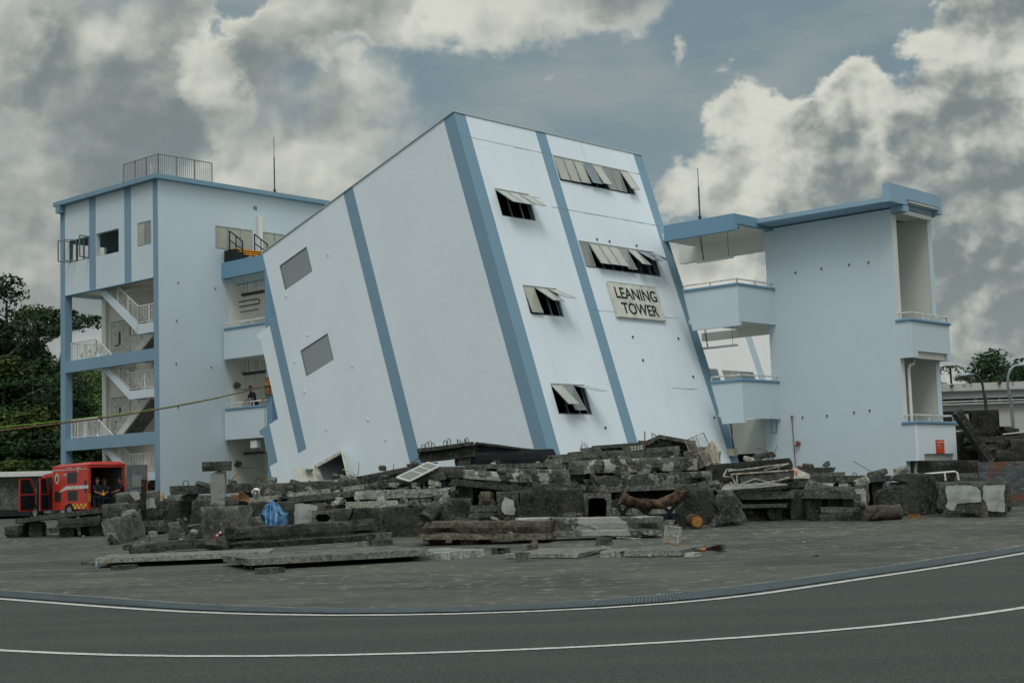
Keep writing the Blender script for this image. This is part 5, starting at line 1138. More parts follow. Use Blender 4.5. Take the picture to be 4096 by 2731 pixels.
pts = [at(2484, 1988, 42.4), at(2530, 2006, 42.4), at(2590, 2016, 42.4), at(2650, 2008, 42.4), at(2710, 1985, 42.4), at(2745, 1972, 42.4)]
mb = MB(); mb.tube(catmull(pts, 7), [.22]*2+[.165]*34, 16)
for v in mb.bm.verts: v.co += Vector((noise.noise(v.co*3), noise.noise(v.co*3+Vector((9, 0, 0))), noise.noise(v.co*3+Vector((0, 7, 0)))))*.07+Vector((noise.noise(v.co*11), 0, noise.noise(v.co*11+Vector((5, 5, 0)))))*.03
o = mb.build('bent_trunk', lgm); tag(o, 'thick rusty brown bent trunk lying across the black trestle', 'trunk')
# wire cage on top, wire basket below, crumpled frames
def cage(name, label, cat, Mx, w, d, h, mat_f, mat_m, mesh=.06, r=.012):
    t = thing(name, label, cat, M=Mx); mb = MB()
    c = [(0, 0), (w, 0), (w, d), (0, d)]
    for i in range(4):
        a, b_ = c[i], c[(i+1) % 4]; mb.bar((*a, 0), (*a, h), r*2)
        for z in (0, h*.45, h): mb.bar((*a, z), (*b_, z), r*2)
    mb.build('frame', mat_f, t); mb = MB()
    for i in range(4):
        a, b_ = Vector((*c[i], 0)), Vector((*c[(i+1) % 4], 0)); n = int((b_-a).length/mesh)
        for q in range(1, n): p = a.lerp(b_, q/n); mb.bar(p, p+Vector((0, 0, h)), .006)
        for q in range(1, int(h/mesh)): mb.bar(a+Vector((0, 0, q*mesh)), b_+Vector((0, 0, q*mesh)), .005)
    for q in range(1, int(w/mesh)): mb.bar((q*mesh, 0, h), (q*mesh, d, h), .006)
    mb.build('wire_mesh', mat_m, t); return t
M_WIRE = plain('pale_wire', (.48, .47, .42), .6, .2, .3, 9)
cage('wire_cage', 'tall rusty white wire cage tilted on top of the heap at the right', 'cage', Matrix.Translation(at(2822, 1862, 46.8)) @ Matrix.Rotation(-.38, 4, 'Y') @ Matrix.Rotation(.6, 4, 'Z'), .5, .42, .98, plain('rusty_white', (.42, .36, .29), .7, 0, .5, 9), M_WIRE)
cage('wire_basket', 'small white wire basket standing at the right end of the flaking beam', 'basket', Matrix.Translation(at(2655, 2168, 37.3)) @ Matrix.Rotation(.15, 4, 'Y') @ Matrix.Rotation(-.3, 4, 'Z'), .36, .3, .42, M_WIRE, M_WIRE, .045, .01)
cf = thing('crumpled_frame', 'crumpled white metal frame and sheet lying on the thick dark wall slab', 'metal frame', at(3030, 1940, 44.7)); k = 44.7/FPX
def cpx(x, y, d=0.): return Vector(((x-3030)*k, d, (1940-y)*k))
MRW = MATS['rusty_white']
for (x0, y0, x1, y1, w) in ((2916, 1880, 3160, 1858, 4), (2925, 1893, 3180, 1884, 5), (2895, 1900, 2912, 1872, 4), (2895, 1900, 2930, 1904, 4), (2912, 1872, 2950, 1876, 4), (2925, 1893, 2945, 1940, 6), (2948, 1890, 2950, 1938, 4), (2920, 1925, 2945, 1940, 4), (2945, 1940, 3020, 1914, 4), (3020, 1914, 3080, 1930, 4), (3080, 1930, 3160, 1912, 4), (2910, 1955, 3100, 1924, 4), (2960, 1876, 3040, 1874, 3), (3060, 1880, 3150, 1862, 3), (3115, 1862, 3118, 1880, 4)):
    mb = MB(); mb.bar(cpx(x0, y0, -.05), cpx(x1, y1, .0), w*k*1.1); mb.build('frame_bar', M_WIRE if w < 5 else MRW, cf)
mb = MB(); mb.ext([cpx(2960, 1888), cpx(3180, 1884), cpx(3176, 1912), cpx(3080, 1920), cpx(2965, 1935)], (0, .03, 0)); mb.build('sheet', plain('dirty_sheet_metal', (.10, .105, .095), .6, .3, .4, 5), cf)
mb = MB(); mb.ext([cpx(2898, 1899, .02), cpx(2913, 1874, .02), cpx(2985, 1878, .06), cpx(2960, 1896, .05)], (0, .01, 0)); mb.build('sheet', MATS['dirty_sheet_metal'], cf)
mb = MB(); mb.ext([cpx(2880, 1958, .0), cpx(2905, 1935, .3), cpx(3100, 1932, .3), cpx(3150, 1942, .0), cpx(3000, 1952, 0)], (0, .02, .01)); mb.build('sheet', plain('pale_sheet', (.30, .31, .28), .6), cf)
cw = thing('crushed_panel', 'crushed white panel with red marks at the right end of the crumpled frame', 'panel', at(3205, 1915, 45.8))
k = 45.8/FPX; q = lambda x, y, d=0.: Vector(((x-3205)*k, d, (1915-y)*k))
mb = MB(); mb.ext([q(3175, 1912), q(3178, 1866, .1), q(3220, 1888, .1), q(3240, 1898), q(3238, 1914)], (0, .12, 0)); mb.build('panel', plain('crushed_white', (.50, .50, .46), .6), cw)
mb = MB(); mb.ext([q(3180, 1885, -.01), q(3192, 1880, -.01), q(3186, 1900, -.03)], (0, .01, 0)); mb.build('red_mark', MATS['notice_red'], cw)
# white framed window lying on the heap
wf = thing('window_frame', 'white framed window lying tilted across the left middle of the heap', 'window frame', at(1588, 1925, 46.4)); k = 46.4/FPX
q = lambda x, y, d=0.: Vector(((x-1588)*k, d, (1925-y)*k))
c4 = [q(1588, 1908, 0), q(1710, 1853, .3), q(1758, 1868, .1), q(1640, 1925, -.2)]
for i in range(4): mb = MB(); mb.bar(c4[i], c4[(i+1) % 4], .05); mb.build('frame_bar', M_OFFW, wf)
for t in (.45, .72): mb = MB(); mb.bar(c4[0].lerp(c4[1], t), c4[3].lerp(c4[2], t), .03); mb.build('frame_bar', M_OFFW, wf)
mb = MB(); mb.prism([p+Vector((0, 0, -.01)) for p in c4], [p+Vector((0, 0, .004)) for p in c4]); mb.build('pane', glassmat('dusty_pane', (.15, .18, .16), .3), wf)
# loose metal strips near the basket
for i, (x0, y0, x1, y1, w, lb) in enumerate(((2470, 2148, 2560, 2152, 5, 'flat white strip under the right end of the flaking beam'), (2522, 2150, 2578, 2180, 5, 'short white strip sloping down under the flaking beam'), (2316, 2222, 2420, 2182, 6, 'long white strip leaning over the gap between the flat slabs'), (2560, 2185, 2670, 2152, 5, 'dull strip rising towards the wire basket'), (2420, 2190, 2560, 2182, 4, 'thin strip lying behind the flat slabs'))):
    p, r_ = at(x0, y0, 36.9), at(x1, y1, 37.1); mb = MB(); mb.bar(Vector(), r_-p, w*33.5/FPX, .02); o = mb.build('metal_strip', M_WIRE if i != 3 else M_ALU); o.location = p; tag(o, lb, 'metal strip')
# white handrail at the right block door
hr = thing('white_handrail', 'white tubular handrail in front of the right block doorway', 'handrail', at(3650, 1926, 51)); k = 51/FPX
q = lambda x, y: Vector(((x-3650)*k, 0, (1926-y)*k))
for pts in (((3638, 1897), (3675, 1896), (3686, 1904), (3688, 1926)), ((3694, 1926), (3700, 1897), (3820, 1891), (3830, 1896), (3834, 1926)), ((3780, 1895), (3782, 1926))):
    mb = MB(); mb.tube([q(*p) for p in pts], .032, 8); mb.build('rail', M_OFFW, hr)

# ropes from the left edge to the gallery column
PADP = LB @ Vector((GU0+.1, -3.7, 6.9)); lft = at(-60, 1728, 40)
for nm, lb, m_, dz in (('brown_rope', 'brown rope stretched from the left edge to the padded gallery column', plain('rope_brown', (.16, .10, .06), .9), 0.), ('green_line', 'bright green line running just above the brown rope', plain('line_green', (.22, .42, .05), .8), .09)):
    pts = [lft.lerp(PADP, i/30)+Vector((0, 0, dz*(1-i/30)-.22*math.sin(math.pi*i/30))) for i in range(31)]
    mb = MB(); mb.tube([p-lft for p in pts], .028 if dz == 0 else .013, 6); o = mb.build(nm, m_); o.location = lft; tag(o, lb, 'rope')
gl = thing('green_line', 'thin green line hanging straight down beside the blue gallery column', 'rope', LB @ Vector((GU0-.05, -3.35, 7.0)))
mb = MB(); mb.tube([(0, 0, 0), (0, 0, -6.0)], .012, 5); mb.build('line', MATS['line_green'], gl)
pd = thing('padding', 'brown carpet padding wrapped round the gallery column under the rope', 'padding', LB @ Vector((GU0+.25, -3.63, 6.45)))
mb = MB(); mb.tube([(0, 0, 0), (0, 0, .3), (0, 0, .55), (0, 0, .8)], [.39, .42, .37, .40], 10); mb.build('carpet', plain('carpet_brown', (.33, .16, .08), .95, 0, .4, 9), pd); mb = MB(); mb.tube([(0, 0, .32), (0, 0, .42)], .43, 10); mb.build('rope_turns', M_BLACK, pd)

# ---------------------------------------------------------------- people
M_SKIN = plain('skin_brown', (.22, .11, .07), .6, 0, .08); M_HAIR = plain('black_hair', (.01, .01, .01), .7); M_UNI = plain('dark_uniform', (.012, .015, .022), .85, 0, .2)
def skin(name, chains, mat, parent, sub=1):
    """chains: list of [(point, radius), ...]; the first joint of later chains starts at an earlier joint"""
    me = bpy.data.meshes.new(name); V, E, Rr = [], [], []
    def idx(p):
        for i, v in enumerate(V):
            if (v-p).length < 1e-4: return i
        V.append(p.copy()); Rr.append(.03); return len(V)-1
    for ch in chains:
        prev = None
        for p, r in ch:
            i = idx(Vector(p)); Rr[i] = r
            if prev is not None: E.append((prev, i))
            prev = i
    me.from_pydata(V, E, []); o = bpy.data.objects.new(name, me); COL.objects.link(o); o.parent = parent
    s = o.modifiers.new('skin', 'SKIN')
    for i, sv in enumerate(me.skin_vertices[0].data): sv.radius = (Rr[i], Rr[i]); sv.use_root = (i == 0)
    o.modifiers.new('sub', 'SUBSURF').levels = sub; o.modifiers['sub'].render_levels = sub
    s.use_smooth_shade = True; me.materials.append(mat); return o
def person(label, Mx, hands, lean=.0, sit=False, cap=False, group=None):
    """local frame: faces -Y, feet at z 0; hands: two wrist positions"""
    p = thing('person', label, 'person', M=Mx, group=group)
    hz = .55 if sit else .95; V = Vector
    hip = V((0, 0, hz)); ch = V((0, -lean*.3, hz+.42)); nk = V((0, -lean*.42, hz+.56)); hd = nk+V((0, -.02-lean*.06, .16))
    body = [[(nk-V((0, 0, .03)), .055), (nk+V((0, -.005, .05)), .052), (hd-V((0, .02, .03)), .075), (hd+V((0, 0, .03)), .088), (hd+V((0, .01, .08)), .07)],
            [(hd-V((0, .02, .03)), .075), (hd+V((0, -.095, -.005)), .016)], [(hd+V((0, 0, .03)), .088), (hd+V((-.09, .01, .0)), .015)], [(hd+V((0, 0, .03)), .088), (hd+V((.09, .01, 0)), .015)]]
    tops = [[(hip+V((0, 0, .02)), .13), (hip+V((0, -lean*.1, .2)), .125), (ch, .15), (nk-V((0, 0, .03)), .075)]]; skins = []
    for s, hnd in zip((-1, 1), hands):
        sh = ch+V((s*.17, 0, .06)); hnd = V(hnd); el = (sh+hnd)/2+V((s*.06, .05, -.09)); tops.append([(ch, .15), (sh, .07), (sh.lerp(el, .75), .058)])
        fw = (hnd-el).normalized(); side = fw.cross(V((0, 0, 1))).normalized(); palm = hnd+fw*.05
        skins.append([(sh.lerp(el, .7), .045), (el, .042), (hnd, .028), (palm, .032)])
        for f in range(4): b0 = palm+side*(.03-.02*f)+fw*.02; skins.append([(palm, .032), (b0, .012), (b0+fw*(.035+.01*(f in (1, 2)))-V((0, 0, .01)), .010), (b0+fw*(.055+.012*(f in (1, 2)))-V((0, 0, .03)), .008)])
        tb = palm-fw*.02-side*.035*s; skins.append([(palm, .032), (tb, .012), (tb+fw*.03-side*.015*s, .009)])
    skin('head', body, M_SKIN, p, 2)
    for k in (0, 1):
        base = [c for i, c in enumerate(skins) if i//6 == k]; skin('arm', base, M_SKIN, p, 1)
    skin('shirt', tops, M_UNI, p, 2)
    legs = []
    for s in (-1, 1):
        h0 = hip+V((s*.09, 0, -.02))
        if sit: kn = V((s*.12, -.42, hz-.02)); ft = V((s*.12, -.45, .08))
        else: kn = V((s*.10, -.02, .5)); ft = V((s*.11, 0, .08))
        legs.append([(hip, .12), (h0, .095), (kn, .065), (ft, .045), (ft+V((0, -.14, -.03)), .04)])
    skin('trousers', legs, M_UNI, p, 1)
    mb = MB(); c = hd+V((0, .018, .055))
    bmesh.ops.create_uvsphere(mb.bm, u_segments=14, v_segments=9, radius=.098, matrix=Matrix.Translation(c))
    for v in list(mb.bm.verts):
        if (v.co-c).y < -.05 and (v.co-c).z < .035: v.co.y = c.y-.05
        if (v.co-c).z < -.05: v.co.z = c.z-.05
    if cap: mb.tube([c+V((0, -.03, .02)), c+V((0, -.15, .015))], [.085, .06], 10)
    mb.build('cap' if cap else 'hair', M_HAIR if not cap else M_UNI, p, smooth=True)
    for s in (-1, 1):
        mb = MB(); mb.box(hd+V((s*.032-.010, -.088, .022)), hd+V((s*.032+.010, -.078, .030))); mb.build('eye', M_BLACK, p)
    mb = MB(); mb.box(hd+V((-.022, -.090, -.040)), hd+V((.022, -.076, -.034))); mb.build('mouth', plain('lip_brown', (.12, .04, .035)), p)
    return p
def face(loc, az): return Matrix.Translation(loc) @ Matrix.Rotation(az, 4, 'Z')
g1 = LB @ Vector((GU0+.42, -2.0, 5.17))
person('person in a black polo shirt leaning both forearms on the white balcony rail', face(g1, -math.radians(47)), [(-.22, -.42, 1.06), (.10, -.40, 1.06)], lean=.55)
g2 = LB @ Vector((GU0+.42, -3.42, 5.17))
person('person in black half hidden behind the blue column, arm on the balcony rail', face(g2, -math.radians(40)), [(-.25, -.42, 1.06), (.10, -.35, 1.05)], lean=.5)
AO = Vector((-19.25, 66, zg(-19, 66))); AM = frame(AO)
bp = AM @ Vector((.12, -.5, 0)); person('person in dark uniform standing beside the red vehicle with a yellow glove', face(bp, math.radians(35)), [(.05, -.38, 1.1), (.20, -.38, 1.1)], lean=.15)
yb = tag(bx('yellow_glove', M_YEL, None, ((-.05, -.05, -.06), (.06, .05, .05))), 'small yellow glove held by the standing person at the red vehicle', 'glove'); yb.location = face(bp, math.radians(35)) @ Vector((.14, -.44, 1.08))
person('person in a dark cap sitting in the middle of the red vehicle rear', face(AM @ Vector((.85, -.15, .34)), math.radians(-20)), [(-.1, -.4, .75), (.1, -.4, .75)], lean=.35, sit=True, cap=True)
person('bareheaded person sitting rightmost in the red vehicle, turned sideways', face(AM @ Vector((1.62, -.2, .42)), math.radians(-60)), [(-.15, -.35, .75), (.15, -.4, .75)], lean=.2, sit=True)

# ---------------------------------------------------------------- the red rescue ambulance
av = thing('ambulance', 'red box bodied ambulance with its cab doors and rear doors standing open', 'ambulance', M=AM)
M_AR = plain('vehicle_red', (.48, .035, .025), .35, 0, .1, 2, 0, .5); M_AI = plain('cabin_grey', (.10, .115, .115), .6); M_AG = glassmat('vehicle_glass', (.012, .018, .02), .45)
M_WS = plain('reflective_white', (.55, .57, .55), .5); zt = 2.42
bx('body', M_AR, av, ((0, .05, .42), (.06, 3.05, zt)), ((1.89, .05, .42), (1.95, 3.05, zt)), ((.06, 2.98, .42), (1.89, 3.05, zt)), ((0, 0, .42), (.13, .05, zt)), ((1.82, 0, .42), (1.95, .05, zt)), ((.13, 0, zt-.14), (1.82, .05, zt)), ((.06, .05, .40), (1.89, 2.98, .5)), bevel=.015)
mb = MB(); mb.prism([(-.01, -.02, zt), (1.96, -.02, zt), (1.96, 3.1, zt-.02), (-.01, 3.1, zt-.02)], [(.25, .1, zt+.13), (1.7, .1, zt+.13), (1.7, 2.9, zt+.08), (.25, 2.9, zt+.08)]); mb.build('roof', M_AR, av)
bx('cabin_lining', M_AI, av, ((.061, 2.90, .5), (1.88, 2.97, zt-.02)), ((1.80, .06, .5), (1.885, 2.9, zt-.02)), ((.065, .06, zt-.06), (1.8, 2.9, zt-.01)))
for x0 in (.25, 1.05):
    rk = bx('rack', plain('rack_dark', (.04, .045, .045)), av, ((x0, 2.4, .55), (x0+.7, 2.5, .62)), ((x0, 2.4, 1.25), (x0+.7, 2.5, 1.31)), ((x0, 2.4, 2.1), (x0+.7, 2.5, 2.16)))
    mb = MB()
    for i in range(9): mb.box((x0+.02+.08*i, 2.38, .62), (x0+.035+.08*i, 2.395, 2.1))
    mb.build('rack_bars', plain('rack_bar_grey', (.16, .17, .16)), rk)
bx('interior_light', plain('interior_pale', (.45, .47, .45)), av, ((1.25, 2.86, 1.5), (1.5, 2.89, 2.0)))
SA = lambda x, y, d: (d, x, y)
for (a, b_, c, d) in ((.95, 1.62, 1.75, 2.12), (.9, .82, 1.72, 1.28), (2.3, .80, 2.85, 1.28), (.13, 1.18, .33, 1.72)): bx('side_window', M_AG, av, ((-.006, a, b_), (-.001, c, d)))
mb = MB(); mb.ext([(-.008, 0, 1.5), (-.008, 0, 1.36), (-.008, 1.75, 1.34), (-.008, 2.35, 1.24), (-.008, 2.5, 1.24), (-.008, 1.85, 1.5)], (.006, 0, 0)); mb.build('white_stripe', M_WS, av)
mb = MB(); 
pl_ = [(3.03, 2.24), (1.0, 2.24), (.92, 2.36), (.84, 2.1), (.74, 2.32), (.66, 2.24), (.1, 2.24)]
for p, q in zip(pl_, pl_[1:]): mb.bar((-.006, *p), (-.006, *q), .03, .012, up=(1, 0, 0))
mb.build('pulse_line', M_WS, av)
mb = MB(); mb.tube([(-.012, 2.62, 1.86), (-.001, 2.62, 1.86)], .27, 20); o = mb.build('emblem', plain('emblem_orange', (.50, .16, .07)), av); o.scale = (1, .8, 1.1); o.location = (0, 2.62*.2, -.186)
mb = MB(); mb.tube([(-.016, 2.62, 1.86), (-.010, 2.62, 1.86)], .19, 18); o = mb.build('emblem_disc', M_WS, av); o.scale = (1, .8, 1.1); o.location = (0, 2.62*.2, -.186)
mb = MB(); mb.ext([(-.02, 2.70, 1.74), (-.02, 2.55, 1.74), (-.02, 2.54, 1.90), (-.02, 2.60, 2.02), (-.02, 2.66, 1.98), (-.02, 2.69, 1.86)], (.004, 0, 0)); mb.build('emblem_figure', M_BLACK, av)
text('side_number', '997', .2, M_WS, av, Matrix(((0, 0, -1, -.008), (-1, 0, 0, 2.05), (0, 1, 0, 1.93), (0, 0, 0, 1))), .003)
text('side_lettering', 'FAST RESPONSE', .075, M_WS, av, Matrix(((0, 0, -1, -.008), (-1, 0, 0, 1.85), (0, 1, 0, 2.29), (0, 0, 0, 1))), .003)
mb = MB(); mb2 = MB()
for i in range(7):
    for j in range(2): (mb if (i+j) % 2 else mb2).box((-.012, .14+.17*i, .45+.12*j), (-.002, .14+.17*(i+1), .57+.12*j))
mb.build('yellow_checks', plain('check_yellow', (.62, .45, .04)), av); mb2.build('red_checks', M_AR, av)
for i in range(4): bx('yellow_mark', MATS['check_yellow'], av, ((.0+.01, -.012, .78+.09*i), (.12, -.002, .84+.09*i)))
def wheel(y, x=.0):
    w = bpy.data.objects.new('wheel', None); COL.objects.link(w); w.parent = av; w.location = (x, y, .36)
    mb = MB(); mb.tube([(-.02, 0, 0), (.22, 0, 0)], .36, 22); mb.build('tyre', plain('tyre_black', (.012, .012, .013), .9), w)
    mb = MB(); mb.tube([(-.03, 0, 0), (-.02, 0, 0)], .2, 16); mb.build('rim', plain('rim_grey', (.3, .31, .3), .4, .6), w)
for y in (1.55, 4.55):
    wheel(y); wheel(y, 1.75)
bx('wheel_arch', M_BLACK, av, ((-.003, 1.12, .42), (.0, 1.98, .62)))
# cab
mb = MB(); mb.ext([(.12, 3.06, .42), (.12, 5.3, .42), (.12, 5.35, .95), (.12, 4.75, 1.22), (.12, 4.2, 1.98), (.12, 3.06, 2.05)], (1.7, 0, 0)); mb.build('cab', M_AI, av, bevel=.03)
mb = MB(); mb.ext([(.10, 3.06, 1.98), (.10, 4.2, 1.93), (.10, 4.0, 2.08), (.10, 3.06, 2.16)], (1.74, 0, 0)); mb.build('cab_roof', M_AR, av)
bx('bonnet', M_AR, av, ((.1, 4.75, .5), (1.84, 5.38, 1.2)), bevel=.05); bx('painted_door_opening', M_BLACK, av, ((.105, 3.12, .5), (.118, 4.6, 1.95)))  # black sheet on the cab paints the dark of the open doorway
def cabdoor(y, ang, L, name='door'):
    a = math.radians(ang); d = Vector((-math.sin(a), -math.cos(a), 0)); p = Vector((.08, y, .42)); n = Vector((-d.y, d.x, 0))*.05
    mb = MB(); h = [.0, .78, 1.5]
    o0 = [(0, 0), (L, 0), (L, 1.5), (L*.35, 1.5), (0, .85)]; i0 = [(.12, .80), (L-.1, .80), (L-.1, 1.42), (L*.4, 1.42)]
    P = lambda q: p+d*q[0]+Vector((0, 0, q[1]))
    ring = [(0, 0), (L, 0), (L, .78), (0, .78)]; mb.ext([P(q) for q in ring], n)
    for q, r_ in (((0, .8), (L*.35, 1.5)), ((L*.35, 1.48), (L, 1.48)), ((L-.03, .78), (L-.03, 1.5))): mb.bar(P(q)+n*.5, P(r_)+n*.5, .07, .05)
    dd = mb.build(name, M_AR, av); mb = MB(); mb.ext([P((.05, .8)), P((L-.05, .8)), P((L-.05, 1.46)), P((L*.37, 1.46))], n*.2); mb.build('door_glass', M_AG, dd)
    mb = MB(); mb.ext([P((.06, .06))+n*1.02, P((L-.08, .06))+n*1.02, P((L-.08, .72))+n*1.02, P((.06, .72))+n*1.02], n*.1); mb.build('door_lining', M_BLACK, dd)
    mb = MB(); mb.ext([P((.06, .06))-n*.12, P((L-.08, .06))-n*.12, P((L-.08, .72))-n*.12, P((.06, .72))-n*.12], n*.1); mb.build('door_lining', M_BLACK, dd); return dd
cabdoor(4.75, 72, 1.05); cabdoor(3.55, 60, .8)
# rear door leaf swung right round
mb = MB(); mb.prism([(1.97, 0, .5), (2.86, -.32, .5), (2.88, -.28, .5), (1.99, .04, .5)], [(1.97, 0, zt-.04), (2.86, -.32, zt-.04), (2.88, -.28, zt-.04), (1.99, .04, zt-.04)]); rd = mb.build('rear_door', plain('door_grey', (.13, .15, .16), .5), av)
mb = MB(); mb.prism([(2.2, -.10, 1.35), (2.62, -.25, 1.35), (2.62, -.26, 1.35), (2.2, -.11, 1.35)], [(2.2, -.10, 1.9), (2.62, -.25, 1.9), (2.62, -.26, 1.9), (2.2, -.11, 1.9)]); mb.build('door_window', M_FROST2, rd)
mb = MB(); mb.bar((2.87, -.3, .5), (2.87, -.3, zt-.04), .05); mb.build('door_edge', M_AR, rd)

# ---------------------------------------------------------------- far left shed
R('concrete_shed', 'low grey concrete shed behind the red vehicle at the left edge', 'shed', (-420, 2066, 80), (205, 2052, 80), 150, 3, mat=concrete('shed_concrete', (.16, .165, .15), (.09, .095, .085), .4), rough=.01, chip=.01)
R('shed_roof', 'white rimmed flat roof slab on the low grey shed', 'roof slab', (-430, 1916, 79.5), (215, 1902, 79.5), 20, 4, mat=M_OFFW, rough=.005, chip=.01)
R('dark_barrier', 'dark low barrier along the foot of the grey shed', 'barrier', (-300, 2072, 74), (120, 2062, 74), 26, .5, mat=M_BLACK, rough=.01, chip=.01)

# ---------------------------------------------------------------- trees
def leafmat(name, c1, c2):
    if name in MATS: return MATS[name]
    mt, nt, b = new_mat(name); g = nt.nodes.new('ShaderNodeNewGeometry'); oi = nt.nodes.new('ShaderNodeObjectInfo')
    r = G(nt, g.outputs['Random Per Island']); p = nz(nt, G(nt, g.outputs['Position']), .5, 4, .6)
    c0 = mix(nt, (r*.5+p.sm(.35, .65)*.5), c1, c2); k = G(nt, oi.outputs['Random'])*.6+.7
    nt.links.new(mix(nt, 1., c0, rgb(nt, k, k, k*.9), 'MULTIPLY').s, b.inputs['Base Color']); b.inputs['Roughness'].default_value = .7; b.inputs['Specular IOR Level'].default_value = .2
    MATS[name] = mt; return mt
L_DARK = leafmat('leaf_dark', (.012, .034, .018), (.040, .085, .034)); L_MID = leafmat('leaf_mid', (.055, .12, .038), (.16, .27, .09)); L_YEL = leafmat('leaf_yellowish', (.022, .045, .012), (.10, .13, .03))
M_BARK = plain('pale_bark', (.13, .135, .12), .95, 0, .4, 4); M_BARKD = plain('dark_bark', (.035, .035, .03), .95, 0, .4, 4)
def leaves(clumps, n, size, seed):
    rnd = random.Random(seed); V, F = [], []; tot = sum(c[1]*c[1] for c in clumps)
    for (c, rad, flat) in clumps:
        m_ = int(n*rad*rad/tot)
        for _ in range(m_):
            d = Vector((rnd.gauss(0, 1), rnd.gauss(0, 1), rnd.gauss(0, 1))).normalized(); rr = rad*(rnd.random()**.45)
            if noise.noise(d*2.3+c*.7) < -.10: continue
            p = c+Vector((d.x*rr, d.y*rr, d.z*rr*flat)); s = size*rnd.uniform(.5, 1.3)
            a = Vector((rnd.gauss(0, 1), rnd.gauss(0, 1), rnd.gauss(0, .6))).normalized()*s; b_ = a.orthogonal().normalized(); b_.rotate(Matrix.Rotation(rnd.uniform(0, 6.3), 3, a.normalized())); b_ *= s*.55
            k = len(V); V += [p-a, p-b_*.9, p+a, p+b_*.9]; F.append((k, k+1, k+2, k+3))
    me = bpy.data.meshes.new('leaves'); me.from_pydata(V, [], F); return me
def branchset(H_, seed, n, spread, lean=0.):
    rnd = random.Random(seed); top = Vector((lean*H_, 0, H_)); trunk = [Vector(), Vector((lean*H_*.2+rnd.uniform(-.2, .2), 0, H_*.35)), Vector((lean*H_*.6, rnd.uniform(-.3, .3), H_*.7)), top]
    out = [(trunk, [H_*.022, H_*.017, H_*.011, H_*.004])]; tips = []
    for i in range(n):
        t = rnd.uniform(.38, .95); b0 = trunk[1].lerp(top, (t-.35)/.65); a = rnd.uniform(0, 6.28); L = spread*rnd.uniform(.5, 1)*(1.2-t*.5)
        b1 = b0+Vector((math.cos(a)*L*.5, math.sin(a)*L*.5, L*.3)); b2 = b0+Vector((math.cos(a)*L, math.sin(a)*L, L*rnd.uniform(.3, .7))); out.append(([b0, b1, b2], [H_*.008, H_*.005, H_*.002])); tips.append(b2)
    return out, tips, top
def tree_proto(kind, seed):
    rnd = random.Random(seed)
    if kind == 'umbrella':
        br, tips, top = branchset(13, seed, 11, 5.0); cl = [(p, rnd.uniform(1.1, 2.3), .28) for p in tips]+[(p+Vector((rnd.uniform(-1.5, 1.5), rnd.uniform(-1.5, 1.5), rnd.uniform(-.5, .8))), rnd.uniform(.7, 1.5), .28) for p in tips]+[(top, 1.8, .3)]; n, s, m_ = 11000, .14, L_DARK
    elif kind == 'round':
        br, tips, top = branchset(10, seed, 10, 3.2); cl = [(p, rnd.uniform(1.1, 1.9), .8) for p in tips]+[(Vector((rnd.uniform(-2, 2), rnd.uniform(-2, 2), rnd.uniform(4.5, 10))), rnd.uniform(1, 1.8), .8) for _ in range(9)]; n, s, m_ = 15000, .16, L_MID
    elif kind == 'bush':
        br, tips, top = branchset(4, seed, 8, 2.4); cl = [(p*.9, rnd.uniform(.8, 1.3), .7) for p in tips]+[(Vector((rnd.uniform(-2.3, 2.3), rnd.uniform(-1.4, 1.4), rnd.uniform(.6, 4))), rnd.uniform(.6, 1.2), .75) for _ in range(12)]; n, s, m_ = 11000, .13, L_YEL
    elif kind == 'column':
        br, tips, top = branchset(17, seed, 14, 2.8); cl = [(p, rnd.uniform(.9, 1.7), .6) for p in tips]+[(Vector((rnd.uniform(-1.6, 1.6), rnd.uniform(-1.6, 1.6), rnd.uniform(4, 16))), rnd.uniform(.9, 1.7), .6) for _ in range(16)]; n, s, m_ = 17000, .16, L_DARK
    else:
        br, tips, top = branchset(15, seed, 9, 4.0, .12); cl = [(p, .5, .4) for p in tips[:3]]; n, s, m_ = 500, .12, L_DARK
    mb = MB()
    for pts, rs in br: mb.tube(pts, rs, 7)
    if kind == 'bare':
        for t in tips:
            for _ in range(4): mb.tube([t-Vector((0, 0, .3)), t+Vector((rnd.uniform(-1, 1), rnd.uniform(-1, 1), rnd.uniform(.2, 1.4)))], [.04, .012], 5)
    bmesh.ops.recalc_face_normals(mb.bm, faces=mb.bm.faces[:]); tm = bpy.data.meshes.new('trunk'); mb.bm.to_mesh(tm); mb.bm.free(); tm.materials.append(M_BARK if kind in ('bare', 'umbrella') else M_BARKD)
    lm = leaves(cl, n, s, seed); lm.materials.append(m_); return tm, lm
PROTO = {(k, s): tree_proto(k, s) for k, s in (('umbrella', 1), ('umbrella', 2), ('round', 3), ('round', 4), ('bush', 5), ('bush', 6), ('column', 7), ('column', 9), ('bare', 8))}
NAMES = {'umbrella': 'rain_tree', 'round': 'broadleaf_tree', 'bush': 'flowering_shrub', 'column': 'tall_tree', 'bare': 'bare_tree'}
def tree(kind, s, px, ptop, Y, label, group=None, cat='tree', rz=None, width=1., mat=None):
    tm, lm = PROTO[kind, s]; base = at(px, 2000, Y); base.z = zg(base.x, base.y)-.1; hh = at(px, ptop, Y).z-base.z
    ref = max(v.co.z for v in lm.vertices) if kind != 'bare' else max(v.co.z for v in tm.vertices); k = hh/ref
    o = thing(NAMES[kind], label, cat, base, group=group); o.rotation_euler.z = rz if rz is not None else (px*.37) % 6.28; o.scale = (k*width, k*width, k)
    for nm, me in (('trunk', tm), ('crown', lm)):
        c = bpy.data.objects.new(nm, me); COL.objects.link(c); c.parent = o
        if mat and nm == 'crown': c.material_slots[0].link = 'OBJECT'; c.material_slots[0].material = mat
    return o
